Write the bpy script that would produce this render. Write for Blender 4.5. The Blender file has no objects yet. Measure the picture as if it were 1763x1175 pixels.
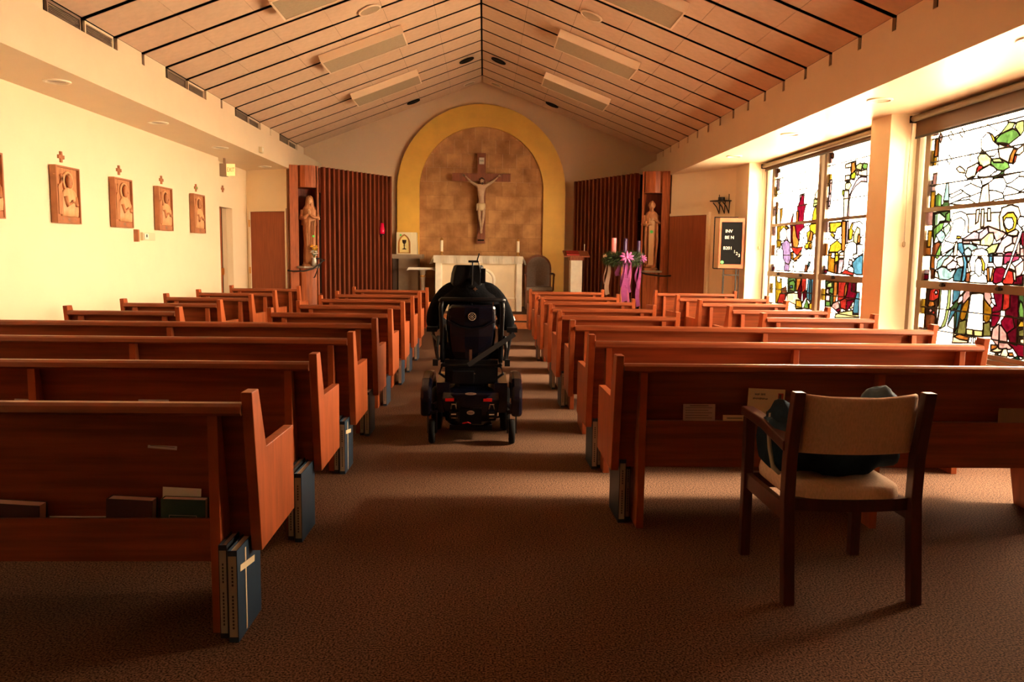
import bpy, bmesh, math, random
from mathutils import Vector, Matrix, noise
from mathutils.geometry import delaunay_2d_cdt
PI = math.pi
random.seed(7)
C = bpy.context.scene.collection
SC = bpy.context.scene

# ---------------------------------------------------------------- camera, sky, exposure
cam_d = bpy.data.cameras.new('camera'); cam = bpy.data.objects.new('camera', cam_d); C.objects.link(cam)
cam_d.lens = 28.0; cam_d.sensor_width = 36.0; cam_d.clip_start = 0.05; cam_d.clip_end = 500
cam.matrix_world = Matrix((((0.999318, -0.009423, -0.035706, 0), (-0.034475, 0.108517, -0.993497, 0), (0.013237, 0.99405, 0.108118, 1.4), (0, 0, 0, 1))))
SC.camera = cam
SC.view_settings.view_transform = 'Standard'; SC.view_settings.look = 'None'
SC.view_settings.gamma = 1.0; SC.view_settings.use_curve_mapping = False
SC.view_settings.exposure = 0.0
W = bpy.data.worlds.new('sky'); SC.world = W; W.use_nodes = True
nt = W.node_tree; nt.nodes.clear()
wo = nt.nodes.new('ShaderNodeOutputWorld'); bg = nt.nodes.new('ShaderNodeBackground')
tc = nt.nodes.new('ShaderNodeTexCoord'); sx = nt.nodes.new('ShaderNodeSeparateXYZ')
rm = nt.nodes.new('ShaderNodeValToRGB')
nt.links.new(tc.outputs['Generated'], sx.inputs[0]); nt.links.new(sx.outputs['Z'], rm.inputs[0])
e = rm.color_ramp.elements                                   # warm overcast afternoon sky, a little brighter at the horizon
e[0].position = 0.0; e[0].color = (1.0, 0.76, 0.50, 1)
e[1].position = 0.75; e[1].color = (0.40, 0.33, 0.24, 1)
nt.links.new(rm.outputs[0], bg.inputs[0]); bg.inputs[1].default_value = 116.0
nt.links.new(bg.outputs[0], wo.inputs[0])
SC.cycles.max_bounces = 10; SC.cycles.diffuse_bounces = 6; SC.cycles.transparent_max_bounces = 12
SC.cycles.sample_clamp_indirect = 20.0
SC.cycles.use_denoising = True
sun_d = bpy.data.lights.new('hazy_sun', 'SUN'); sun_d.energy = 42.0; sun_d.angle = math.radians(9); sun_d.color = (1.0, 0.80, 0.55)   # low winter sun behind haze, square on to the window wall
sun = bpy.data.objects.new('hazy_sun', sun_d); C.objects.link(sun); sun.rotation_euler = Vector((-.86, -.03, -.48)).to_track_quat('-Z', 'Y').to_euler()
def portal(y0, y1, z0, z1, x):                               # sky-light portals in the window openings (they only guide sampling)
    l = bpy.data.lights.new('window_portal', 'AREA'); l.shape = 'RECTANGLE'; l.size = y1-y0; l.size_y = z1-z0
    l.cycles.is_portal = True
    o = bpy.data.objects.new('window_portal', l); C.objects.link(o)
    o.matrix_world = Matrix(((0, 0, 1, x), (1, 0, 0, (y0+y1)/2), (0, 1, 0, (z0+z1)/2), (0, 0, 0, 1)))
portal(4.35, 8.15, 0.5, 2.85, 4.72); portal(8.75, 12.6, 0.5, 2.85, 4.72)

# ---------------------------------------------------------------- materials
MATS = {}
def mat(name, col, rough=0.6, var=0.0, vscale=6.0, stretch=(1, 1, 1), bump=0.0, bscale=80.0, spec=0.5, metal=0.0, col2=None, coat=0.0):
    if name in MATS: return MATS[name]
    m = bpy.data.materials.new(name); m.use_nodes = True; n = m.node_tree; b = n.nodes['Principled BSDF']
    b.inputs['Base Color'].default_value = (*col, 1); b.inputs['Roughness'].default_value = rough
    b.inputs['Specular IOR Level'].default_value = spec; b.inputs['Metallic'].default_value = metal
    if coat: b.inputs['Coat Weight'].default_value = coat; b.inputs['Coat Roughness'].default_value = 0.2
    if var or bump or col2:
        t = n.nodes.new('ShaderNodeTexCoord'); mp = n.nodes.new('ShaderNodeMapping'); mp.inputs['Scale'].default_value = stretch
        n.links.new(t.outputs['Object'], mp.inputs[0])
        if var or col2:
            ns = n.nodes.new('ShaderNodeTexNoise'); ns.inputs['Scale'].default_value = vscale; ns.inputs['Detail'].default_value = 5
            cr = n.nodes.new('ShaderNodeValToRGB'); n.links.new(mp.outputs[0], ns.inputs[0]); n.links.new(ns.outputs[0], cr.inputs[0])
            a = col if col2 else tuple(c*(1-var) for c in col); z = col2 if col2 else tuple(min(1, c*(1+var)) for c in col)
            cr.color_ramp.elements[0].position = 0.34; cr.color_ramp.elements[0].color = (*a, 1)
            cr.color_ramp.elements[1].position = 0.66; cr.color_ramp.elements[1].color = (*z, 1)
            n.links.new(cr.outputs[0], b.inputs['Base Color'])
        if bump:
            n2 = n.nodes.new('ShaderNodeTexNoise'); n2.inputs['Scale'].default_value = bscale; n2.inputs['Detail'].default_value = 3
            bp = n.nodes.new('ShaderNodeBump'); bp.inputs['Strength'].default_value = bump; bp.inputs['Distance'].default_value = 0.01
            n.links.new(mp.outputs[0], n2.inputs[0]); n.links.new(n2.outputs[0], bp.inputs['Height']); n.links.new(bp.outputs[0], b.inputs['Normal'])
    MATS[name] = m; return m
def emit(name, col, s):
    m = bpy.data.materials.new(name); m.use_nodes = True; b = m.node_tree.nodes['Principled BSDF']
    b.inputs['Base Color'].default_value = (*col, 1); b.inputs['Emission Color'].default_value = (*col, 1); b.inputs['Emission Strength'].default_value = s
    MATS[name] = m; return m
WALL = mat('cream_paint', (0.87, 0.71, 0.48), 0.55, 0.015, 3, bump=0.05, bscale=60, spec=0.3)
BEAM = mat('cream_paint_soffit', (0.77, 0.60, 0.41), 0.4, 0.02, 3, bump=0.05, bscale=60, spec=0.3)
TILE = mat('acoustic_tile', (0.68, 0.475, 0.325), 0.8, 0.04, 14, bump=0.25, bscale=150, spec=0.2)
BLACK = mat('black_slot', (0.008, 0.007, 0.006), 0.8, spec=0.1)
WOOD = mat('pew_oak', (0.34, 0.074, 0.020), 0.38, 0.22, 3.0, stretch=(1.2, 9, 1.4), bump=0.06, bscale=30, spec=0.35)
WOODX = mat('pew_oak_long', (0.25, 0.056, 0.017), 0.36, 0.25, 3.0, stretch=(0.6, 6, 11), bump=0.06, bscale=30, spec=0.35)
DWOOD = mat('screen_walnut', (0.20, 0.042, 0.015), 0.45, 0.25, 3.0, stretch=(8, 8, 0.7), spec=0.35)
TWOOD = mat('tower_oak', (0.33, 0.080, 0.021), 0.45, 0.25, 4.0, stretch=(9, 9, 0.8), spec=0.35)
DOORW = mat('door_veneer', (0.31, 0.080, 0.026), 0.5, 0.12, 4.0, stretch=(7, 7, 0.6), spec=0.3)
CHAIRW = mat('dark_chair_wood', (0.062, 0.012, 0.006), 0.35, 0.25, 4.0, stretch=(8, 8, 1), spec=0.4)
DARK = mat('dark_void', (0.02, 0.008, 0.005), 0.9, spec=0.1)
CREAM = mat('cream_upholstery', (0.66, 0.44, 0.30), 0.9, 0.10, 60, stretch=(3, 1, 1), bump=0.3, bscale=220, spec=0.1)
METAL = mat('aluminium_frame', (0.22, 0.17, 0.115), 0.4, 0.05, 8, spec=0.5, metal=0.35)
LEAD = mat('lead_came', (0.015, 0.012, 0.010), 0.6, spec=0.3)
IRON = mat('wrought_iron', (0.02, 0.016, 0.014), 0.45, spec=0.4, metal=0.3)
WHITE = mat('white_paper', (0.80, 0.74, 0.64), 0.7, 0.03, 10)
BRASS = mat('brass', (0.75, 0.42, 0.12), 0.3, metal=0.9)
STONEW = mat('white_marble', (0.95, 0.88, 0.72), 0.45, 0.06, 7)
CARVE = mat('carved_limewood', (0.46, 0.19, 0.075), 0.6, 0.18, 9, stretch=(3, 3, 1), bump=0.15, bscale=60)
CARPET = None
def carpet():
    m = bpy.data.materials.new('speckled_carpet'); m.use_nodes = True; n = m.node_tree; b = n.nodes['Principled BSDF']
    t = n.nodes.new('ShaderNodeTexCoord'); a = n.nodes.new('ShaderNodeTexNoise'); a.inputs['Scale'].default_value = 130; a.inputs['Detail'].default_value = 5
    c = n.nodes.new('ShaderNodeValToRGB'); n.links.new(t.outputs['Object'], a.inputs[0]); n.links.new(a.outputs[0], c.inputs[0])
    el = c.color_ramp.elements; el[0].position = 0.36; el[0].color = (0.014, 0.005, 0.003, 1); el[1].position = 0.64; el[1].color = (0.245, 0.122, 0.066, 1)
    k = n.nodes.new('ShaderNodeTexNoise'); k.inputs['Scale'].default_value = 1.2; k.inputs['Detail'].default_value = 4
    n.links.new(t.outputs['Object'], k.inputs[0])
    mx = n.nodes.new('ShaderNodeMixRGB'); mx.blend_type = 'MULTIPLY'; mx.inputs[0].default_value = 0.35
    n.links.new(c.outputs[0], mx.inputs[1]); n.links.new(k.outputs[0], mx.inputs[2]); n.links.new(mx.outputs[0], b.inputs['Base Color'])
    b.inputs['Roughness'].default_value = 0.95; b.inputs['Specular IOR Level'].default_value = 0.1
    bp = n.nodes.new('ShaderNodeBump'); bp.inputs['Strength'].default_value = 0.3; bp.inputs['Distance'].default_value = 0.002
    n.links.new(a.outputs[0], bp.inputs['Height']); n.links.new(bp.outputs[0], b.inputs['Normal'])
    return m
CARPET = carpet()

# ---------------------------------------------------------------- mesh helpers
def finish(name, bm, m, parent=None, smooth=False, bevel=0.0):
    if bevel:
        bmesh.ops.bevel(bm, geom=[x for x in bm.edges if len(x.link_faces) == 2 and x.calc_face_angle(0) > 0.6], offset=bevel, segments=2, affect='EDGES', profile=0.5)
    me = bpy.data.meshes.new(name); bm.normal_update(); bm.to_mesh(me); bm.free()
    ms = m if isinstance(m, (list, tuple)) else [m]
    for q in ms: me.materials.append(q)
    if smooth:
        for p in me.polygons: p.use_smooth = True
    o = bpy.data.objects.new(name, me); C.objects.link(o)
    if parent is not None: o.parent = parent
    return o
def box(bm, x0, x1, y0, y1, z0, z1, M=None, mi=0):
    vs = [bm.verts.new((x, y, z)) for x in (x0, x1) for y in (y0, y1) for z in (z0, z1)]
    if M is not None:
        for v in vs: v.co = M @ v.co
    for f in ((0, 1, 3, 2), (4, 6, 7, 5), (0, 4, 5, 1), (2, 3, 7, 6), (0, 2, 6, 4), (1, 5, 7, 3)):
        bm.faces.new([vs[i] for i in f]).material_index = mi
    return vs
def prism(bm, pts, a0, a1, axis='x', M=None, mi=0):          # extrude a polygon: axis x -> pts are (y,z); y -> (x,z); z -> (x,y)
    def P(p, a): return Vector((a, p[0], p[1]) if axis == 'x' else (p[0], a, p[1]) if axis == 'y' else (p[0], p[1], a))
    A = [bm.verts.new(P(p, a0)) for p in pts]; B = [bm.verts.new(P(p, a1)) for p in pts]
    if M is not None:
        for v in A+B: v.co = M @ v.co
    n = len(pts); fs = [bm.faces.new(A), bm.faces.new(B[::-1])]
    for i in range(n): fs.append(bm.faces.new((A[i], B[i], B[(i+1) % n], A[(i+1) % n])))
    for f in fs: f.material_index = mi
    bmesh.ops.recalc_face_normals(bm, faces=fs)
def rings(bm, R, cap=True, mi=0, closed=False):
    V = [[bm.verts.new(p) for p in r] for r in R]; n = len(V[0]); fs = []
    for a, b in zip(V, V[1:] + ([V[0]] if closed else [])):
        for i in range(n): fs.append(bm.faces.new((a[i], a[(i+1) % n], b[(i+1) % n], b[i])))
    if cap and not closed: fs.append(bm.faces.new(V[0][::-1])); fs.append(bm.faces.new(V[-1]))
    for f in fs: f.material_index = mi
    bmesh.ops.recalc_face_normals(bm, faces=fs)
def tube(bm, pts, r, n=8, mi=0):
    pts = [Vector(p) for p in pts]; rr = r if isinstance(r, (list, tuple)) else [r]*len(pts); R = []
    up = Vector((0, 0, 1))
    for i, p in enumerate(pts):
        d = (pts[min(i+1, len(pts)-1)] - pts[max(i-1, 0)]).normalized()
        u = d.cross(up)
        if u.length < 0.1: u = d.cross(Vector((1, 0, 0)))
        u.normalize(); w = d.cross(u)
        R.append([p + (u*math.cos(t) + w*math.sin(t))*rr[i] for t in [2*PI*k/n for k in range(n)]])
    rings(bm, R, mi=mi)
def lathe(bm, prof, c=(0, 0, 0), n=16, M=None, mi=0):
    R = []
    for r, z in prof:
        q = [Vector((c[0]+r*math.cos(2*PI*k/n), c[1]+r*math.sin(2*PI*k/n), c[2]+z)) for k in range(n)]
        R.append([M @ v for v in q] if M is not None else q)
    rings(bm, R, mi=mi)
def disc(bm, c, r, h, axis='z', n=24, mi=0):
    if axis == 'z': M = Matrix.Translation(c)
    elif axis == 'x': M = Matrix.Translation(c) @ Matrix.Rotation(PI/2, 4, 'Y')
    else: M = Matrix.Translation(c) @ Matrix.Rotation(PI/2, 4, 'X')
    lathe(bm, [(r, -h/2), (r, h/2)], n=n, M=M, mi=mi)
def ringmesh(bm, prof, c=(0, 0, 0), n=28, M=None, mi=0):       # a closed profile turned into an open ring
    R = []
    for k in range(n):
        a = 2*PI*k/n; q = [Vector((c[0]+r*math.cos(a), c[1]+r*math.sin(a), c[2]+z)) for r, z in prof]
        R.append([M @ v for v in q] if M is not None else q)
    rings(bm, R, mi=mi, closed=True)
def blob(bm, c, r, n=12, k=8, amp=0.0, M=None, mi=0, seed=0):
    R = []
    for j in range(k+1):
        t = -PI/2 + PI*(j+0.0001)/(k+0.0002); q = []
        for i in range(n):
            a = 2*PI*i/n; d = Vector((math.cos(t)*math.cos(a), math.cos(t)*math.sin(a), math.sin(t)))
            s = 1 + amp*noise.noise(d*2.2 + Vector((seed, seed*1.7, 0)))
            v = Vector((d.x*r[0]*s, d.y*r[1]*s, d.z*r[2]*s))
            if M is not None: v = M @ v
            q.append(v + Vector(c))
        R.append(q)
    rings(bm, R, mi=mi)
def B(): return bmesh.new()
def quick(name, m, parent, *boxes, bevel=0.0):
    bm = B()
    for b in boxes: box(bm, *b)
    return finish(name, bm, m, parent, bevel=bevel)
def empty(name, loc=(0, 0, 0), rz=0.0):
    o = bpy.data.objects.new(name, None); C.objects.link(o); o.location = loc; o.rotation_euler = (0, 0, rz); o.empty_display_size = 0.1
    return o
def tag(o, label, cat, group=None):
    o['label'] = label; o['category'] = cat
    if group: o['group'] = group
    return o
def struct(o): o['kind'] = 'structure'; return o
def plabel(o, l): o['label'] = l; return o
def text(body, size, m, parent, M, ext=0.0008, name='lettering', align='CENTER'):
    cu = bpy.data.curves.new(name, 'FONT'); cu.body = body; cu.size = size; cu.extrude = ext; cu.align_x = align; cu.align_y = 'CENTER'
    t = bpy.data.objects.new(name, cu); C.objects.link(t); bpy.context.view_layer.update()
    me = bpy.data.meshes.new_from_object(t.evaluated_get(bpy.context.evaluated_depsgraph_get()))
    bpy.data.objects.remove(t); me.materials.clear(); me.materials.append(m); me.transform(M)
    o = bpy.data.objects.new(name, me); C.objects.link(o); o.parent = parent
    return o
def skin(name, verts, edges, radii, m, parent, root=0, sub=2):
    me = bpy.data.meshes.new(name); me.from_pydata(verts, edges, []); o = bpy.data.objects.new(name, me); C.objects.link(o)
    s = o.modifiers.new('s', 'SKIN'); d = me.skin_vertices[0].data
    for i, r in enumerate(radii): d[i].radius = (r if isinstance(r, (tuple, list)) else (r, r)); d[i].use_root = (i == root)
    o.modifiers.new('u', 'SUBSURF').levels = sub
    bpy.context.view_layer.update()
    q = bpy.data.meshes.new_from_object(o.evaluated_get(bpy.context.evaluated_depsgraph_get()))
    bpy.data.objects.remove(o); q.materials.clear(); q.materials.append(m)
    for p in q.polygons: p.use_smooth = True
    r = bpy.data.objects.new(name, q); C.objects.link(r)
    if parent: r.parent = parent
    return r
FACEY = Matrix(((1, 0, 0, 0), (0, 0, -1, 0), (0, 1, 0, 0), (0, 0, 0, 1)))   # text standing up, read by someone looking along +Y
# ================================================================ THE ROOM
XL, XLR, XR, ZS, ZB, ZC = -4.318, -4.475, 4.19, 2.895, 3.304, 3.433
BL, BR, RX, RZ, YB = -3.554, 3.408, -0.073, 4.762, 17.75
def sbox(name, m, *b):
    return struct(quick(name, m, None, *b))
sbox('floor', CARPET, (-6.2, 6.2, -5, 18, -0.12, 0))
sbox('wall_left', WALL, (XL-0.3, XL, -5, 13.28, 0, ZS), (XL-0.3, XLR, 13.28, 13.66, 0, ZS), (XL-0.3, XLR, 14.44, 15.4, 0, ZS), (XL-0.3, XLR, 13.66, 14.44, 2.2, ZS))
sbox('wall_corridor', WALL, (-6.2, -6.1, 12, YB, 0, 3), (-6.1, -4.63, 11.9, 12.0, 0, 3), (-6.2, -5.2, 12, YB, 3.0, 3.1), (-6.1, -5.01, 15.39, 15.5, 0, 3))
# angled walls beside the sanctuary
def slab(bm, a, b, th, z0, z1, s0=0.0, s1=1.0):
    a = Vector((a[0], a[1], 0)); b = Vector((b[0], b[1], 0)); d = b-a; n = Vector((-d.y, d.x, 0)).normalized()*th
    p = a+d*s0; q = a+d*s1
    prism(bm, [(v.x, v.y) for v in (p, q, q+n, p+n)], z0, z1, 'z')
def frame_on(a, b):
    a = Vector((a[0], a[1], 0)); b = Vector((b[0], b[1], 0)); return math.atan2(b.y-a.y, b.x-a.x)
AL, AL2 = (-4.475, 15.33), (-3.62, 14.895)
bm = B(); slab(bm, AL, AL2, 0.15, 2.185, ZS); slab(bm, AL, AL2, 0.15, 0, 2.185, 0, 0.04)
struct(finish('wall_left_angled', bm, WALL))
AR, AR2 = (4.238, 13.32), (3.425, 14.733)
bm = B(); slab(bm, AR, AR2, -0.15, 2.17, ZS); slab(bm, AR, AR2, -0.15, 0, 2.17, 0, 0.376)
struct(finish('wall_right_angled', bm, WALL))
sbox('wall_back', mat('cream_paint_sanctuary', (0.95, 0.69, 0.45), 0.55, 0.01, 3, spec=0.3), (-6.2, 6.2, YB, YB+0.2, 0, 6.2))
sbox('wall_front', DOORW, (-6.2, 6.2, -5.2, -5, 0, 6.2))
sbox('wall_sanctuary_left', WALL, (-5.0, -4.9, 15.39, YB, 0, ZS), (-4.9, -4.55, 15.25, 15.39, 0, ZS)); sbox('wall_sanctuary_right', WALL, (4.76, 4.86, 13.2, YB, 0, ZS))
# right wall: piers, window heads and the wall below the sills
sbox('wall_right', WALL, (XR, 4.75, 12.72, 13.36, 0, ZS), (XR, 4.75, 8.29, 8.715, 0, ZS), (XR, 4.75, -5, 4.22, 0, ZS),
     (4.50, 4.75, 4.22, 8.29, 0, 0.47), (4.50, 4.75, 8.715, 12.72, 0, 0.47), (4.50, 4.75, 4.22, 8.29, 2.86, ZS), (4.50, 4.75, 8.715, 12.72, 2.86, ZS))
struct(quick('window_sill', METAL, None, (4.42, 4.56, 4.22, 8.28, 0.47, 0.49), (4.42, 4.56, 8.72, 12.71, 0.47, 0.49)))
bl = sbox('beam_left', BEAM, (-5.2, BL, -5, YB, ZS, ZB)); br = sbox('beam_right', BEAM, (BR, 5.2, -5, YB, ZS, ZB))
# upper closure above the ceiling
sbox('roof', WALL, (-6.2, 6.2, -5, YB, 5.5, 5.6), (-5.2, -5.1, -5, YB, ZB, 5.5), (5.1, 5.2, -5, YB, ZB, 5.5))

# ceiling: dark backing, tiles in rows with open slots between the rows
ceil = empty('ceiling'); struct(ceil)
SLOT, S0, DS = 0.072, 6.825, 0.6212
th = math.atan2(RZ-ZC, RX-BL); Lh = math.hypot(RZ-ZC, RX-BL)
def cz(x, dz=0.0):
    return RZ - abs(x-RX)*(RZ-ZC)/((RX-BL) if x < RX else (BR-RX)) + dz
bm = B()
prism(bm, [(BL-0.3, ZC-0.02), (RX, RZ+0.09), (BR+0.3, ZC-0.02), (BR+0.3, ZC+0.1), (RX, RZ+0.2), (BL-0.3, ZC+0.1)], -5, 15.95, 'y')
box(bm, BL-0.10, BL-0.06, -5, 15.95, ZB, ZC+0.03); box(bm, BR+0.06, BR+0.10, -5, 15.95, ZB, ZC+0.03)
finish('ceiling_backing', bm, BLACK, ceil)
def tile_mesh(side, w):
    bm = B(); a = th if side < 0 else math.atan2(RZ-ZC, BR-RX)
    L = Lh if side < 0 else math.hypot(RZ-ZC, BR-RX); wl = L/6
    M = Matrix.Rotation(-a if side < 0 else a, 4, 'Y')
    box(bm, *( (-wl+0.0015, -0.0015) if side < 0 else (0.0015, wl-0.0015)), 0, w, 0.0, 0.005, M)
    me = bpy.data.meshes.new('ceiling_tile'); bm.normal_update(); bm.to_mesh(me); bm.free(); me.materials.append(TILE); return me, a, wl
TM = {s: tile_mesh(s, DS-SLOT) for s in (-1, 1)}
for s in (-1, 1):
    me, a, wl = TM[s]
    for k in range(-5, 15):
        y = S0 + DS*k + SLOT/2
        for i in range(6):
            o = bpy.data.objects.new('ceiling_tile', me); C.objects.link(o); o.parent = ceil
            o.location = (RX + s*(0.012+i*wl*math.cos(a)), y, RZ - 0.004 - i*wl*math.sin(a) + random.uniform(-0.0015, 0.0015))
bm = B()
for s in (-1, 1):
    me, a, wl = TM[s]; M = Matrix.Translation((RX+s*0.012, 0, RZ-0.004)) @ Matrix.Rotation(-a if s < 0 else a, 4, 'Y')
    y = S0-5*DS-DS+SLOT/2
    while y > -5:
        for i in range(6): box(bm, *((-wl*(i+1)+0.0015, -wl*i-0.0015) if s < 0 else (wl*i+0.0015, wl*(i+1)-0.0015)), y, y+DS-SLOT, 0.0, 0.005, M)
        y -= DS
o = finish('ceiling_tile_remainder', bm, TILE, ceil); o['kind'] = 'stuff'
GR = (0, 1, 4, 5, 8, 9, 12, 13)
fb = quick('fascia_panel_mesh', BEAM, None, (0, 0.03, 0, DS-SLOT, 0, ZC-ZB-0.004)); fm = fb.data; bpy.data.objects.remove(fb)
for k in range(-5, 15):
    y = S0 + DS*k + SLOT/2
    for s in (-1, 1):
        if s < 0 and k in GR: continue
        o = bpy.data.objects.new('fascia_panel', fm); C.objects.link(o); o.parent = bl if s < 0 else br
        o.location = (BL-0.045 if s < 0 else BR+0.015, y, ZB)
GRIL = mat('grille_metal', (0.24, 0.17, 0.12), 0.5, metal=0.3)
for n, k in enumerate(GR):
    y = S0 + DS*k + SLOT/2; w = DS-SLOT; t = empty('vent_grille', (BL-0.03, y+w/2, ZB))
    where = ('first', 'second', 'third', 'fourth', 'fifth', 'sixth', 'seventh', 'eighth')[n]
    tag(t, 'dark louvred air grille above the left beam, %s one from the camera' % where, 'vent', 'air grilles above the left beam')
    bm = B(); h = 0.118; box(bm, -0.015, 0.01, -w/2, -w/2+0.018, 0, h); box(bm, -0.015, 0.01, w/2-0.018, w/2, 0, h); box(bm, -0.015, 0.01, -w/2+0.018, w/2-0.018, h-0.022, h); box(bm, -0.015, 0.01, -w/2+0.018, w/2-0.018, 0, 0.01)
    finish('frame', bm, BEAM if n % 2 else GRIL, t)
    bm = B()
    for j in range(6): box(bm, -0.012, 0.004, -w/2+0.018, w/2-0.018, 0.012+j*0.014, 0.018+j*0.014)
    finish('louvre', bm, GRIL, t)
# ceiling lights: long surface boxes across the slope
LENS = mat('dull_diffuser', (0.42, 0.32, 0.20), 0.6, 0.05, 30); HOUSE = mat('fixture_housing', (0.82, 0.64, 0.46), 0.5)
for (y, nm) in ((8.28, 'nearest the camera'), (10.8, 'second from the camera'), (13.28, 'nearest the arch')):
    for s in (-1, 1):
        a = TM[s][1]; xm = RX+s*1.58; t = empty('ceiling_light', (xm, y, cz(xm)-0.01))
        tag(t, 'unlit rectangular box ceiling light on the %s slope, %s' % ('left' if s < 0 else 'right', nm), 'ceiling light', 'box lights on the sloped ceiling')
        M = Matrix.Rotation(-a if s < 0 else a, 4, 'Y')
        bm = B(); L = 0.575
        box(bm, -L, L, 0, 0.02, -0.105, 0, M); box(bm, -L, L, 0.60, 0.62, -0.105, 0, M); box(bm, -L, -L+0.02, 0.02, 0.60, -0.105, 0, M); box(bm, L-0.02, L, 0.02, 0.60, -0.105, 0, M)
        finish('housing', bm, HOUSE, t)
        bm = B(); box(bm, -L+0.02, L-0.02, 0.02, 0.60, -0.10, -0.08, M); finish('diffuser', bm, LENS, t)
def sloped(name, x, y, r, label, cat, grp, dark):
    s = -1 if x < RX else 1; a = TM[s][1]; t = empty(name, (x, y, cz(x)-0.012)); tag(t, label, cat, grp)
    M = Matrix.Rotation(-a if s < 0 else a, 4, 'Y')
    bm = B(); lathe(bm, [(r, 0.0), (r, -0.012), (r*0.86, -0.016), (r*0.86, -0.004)], M=M, n=28); finish('trim_ring', bm, BLACK if dark else HOUSE, t)
    bm = B(); lathe(bm, [(r*0.84, -0.004), (r*0.84, -0.009)], M=M, n=28); finish('face' if dark else 'grille', bm, BLACK if dark else LENS, t)
for x, nm in ((-1.38, 'left'), (1.25, 'right')):
    sloped('ceiling_speaker', x, 9.82, 0.14, 'round pale ceiling speaker grille on the %s slope beside the box lights' % nm, 'speaker', 'round speakers in the ceiling', False)
for x, nm in ((-0.32, 'left'), (0.20, 'right')):
    sloped('ceiling_speaker', x, 15.74, 0.12, 'small round pale ceiling speaker near the ridge, just %s of it, by the arch' % nm, 'speaker', 'round speakers in the ceiling', False)
for x, y, nm in ((-0.33, 13.9, 'left of the ridge'), (0.21, 13.85, 'right of the ridge'), (-1.37, 15.55, 'low on the left slope'), (1.26, 15.5, 'low on the right slope')):
    sloped('recessed_downlight', x, y, 0.13, 'round black recessed downlight in the ceiling, %s' % nm, 'downlight', 'black downlights before the arch', True)
WTRIM = mat('white_trim', (0.86, 0.78, 0.62), 0.4); DLT = mat('downlight_reflector', (0.28, 0.20, 0.14), 0.35)
for side, pts in ((-1, ((-3.85, 5.25), (-3.85, 7.5), (-3.86, 9.76), (-3.86, 11.98), (-3.9, 14.5))), (1, ((3.71, 5.45), (3.71, 7.58), (3.69, 9.74), (3.69, 11.92)))):
    for n, (x, y) in enumerate(pts):
        t = empty('soffit_downlight', (x, y, ZS))
        tag(t, 'unlit round recessed downlight in the %s soffit, %s from the camera' % ('left' if side < 0 else 'right', ('first', 'second', 'third', 'fourth', 'fifth')[n]), 'downlight', 'downlights in the side soffits')
        bm = B(); lathe(bm, [(0.115, 0), (0.115, -0.012), (0.095, -0.014), (0.085, -0.002)], n=28); finish('trim_ring', bm, WTRIM, t)
        bm = B(); lathe(bm, [(0.084, -0.001), (0.05, -0.006), (0.01, -0.007)], n=28); finish('reflector', bm, DLT, t)
# sanctuary platform and steps
RISER = mat('step_riser_oak', (0.46, 0.14, 0.04), 0.4, 0.2, 5)
p = struct(quick('platform_step', CARPET, None, (-2.86, 2.76, 15.02, 15.36, 0, 0.125))); quick('riser', RISER, p, (-2.86, 2.76, 14.995, 15.02, 0, 0.12))
bm = B(); prism(bm, [(-2.66, 15.38), (2.55, 15.38), (1.80, 16.9), (1.78, YB), (-1.84, YB), (-1.80, 16.75)], 0, 0.25, 'z'); p = struct(finish('platform', bm, CARPET)); quick('riser', RISER, p, (-2.66, 2.55, 15.36, 15.38, 0.125, 0.245))
# arch: proud yellow band round a stone field
YEL = mat('ochre_paint', (0.97, 0.56, 0.09), 0.5, 0.05, 4)
ax, azz, R1, R2 = -0.073, 2.785, 1.832, 1.352
bm = B(); n = 48; yo, yi = YB-0.13, YB
O = [(ax-R1, 0.25)] + [(ax-R1*math.cos(PI*i/n), azz+R1*math.sin(PI*i/n)) for i in range(n+1)] + [(ax+R1, 0.25)]
I = [(ax-R2, 0.25)] + [(ax-R2*math.cos(PI*i/n), azz+R2*math.sin(PI*i/n)) for i in range(n+1)] + [(ax+R2, 0.25)]
for i in range(len(O)-1): prism(bm, [O[i], O[i+1], I[i+1], I[i]], yo, yi, 'y')
bmesh.ops.remove_doubles(bm, verts=bm.verts, dist=1e-5)
struct(finish('arch_trim', bm, YEL))
field = struct(quick('stone_field', mat('stone_joint', (0.24, 0.11, 0.04), 0.9), None, (ax-R2-0.06, ax+R2+0.06, YB-0.03, YB-0.001, 0.25, azz+0.1)))
SM = [mat('stone_veneer_%s' % w, c, 0.8, 0.0, 3.6, bump=0.7, bscale=20, col2=c2) for w, c, c2 in (('tan', (0.40, 0.180, 0.058), (0.68, 0.36, 0.14)), ('brown', (0.35, 0.150, 0.048), (0.58, 0.29, 0.105)), ('rust', (0.37, 0.160, 0.050), (0.63, 0.325, 0.12)))]
gw, gh = 0.302, 0.302; z = 0.25; r = 0
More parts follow.
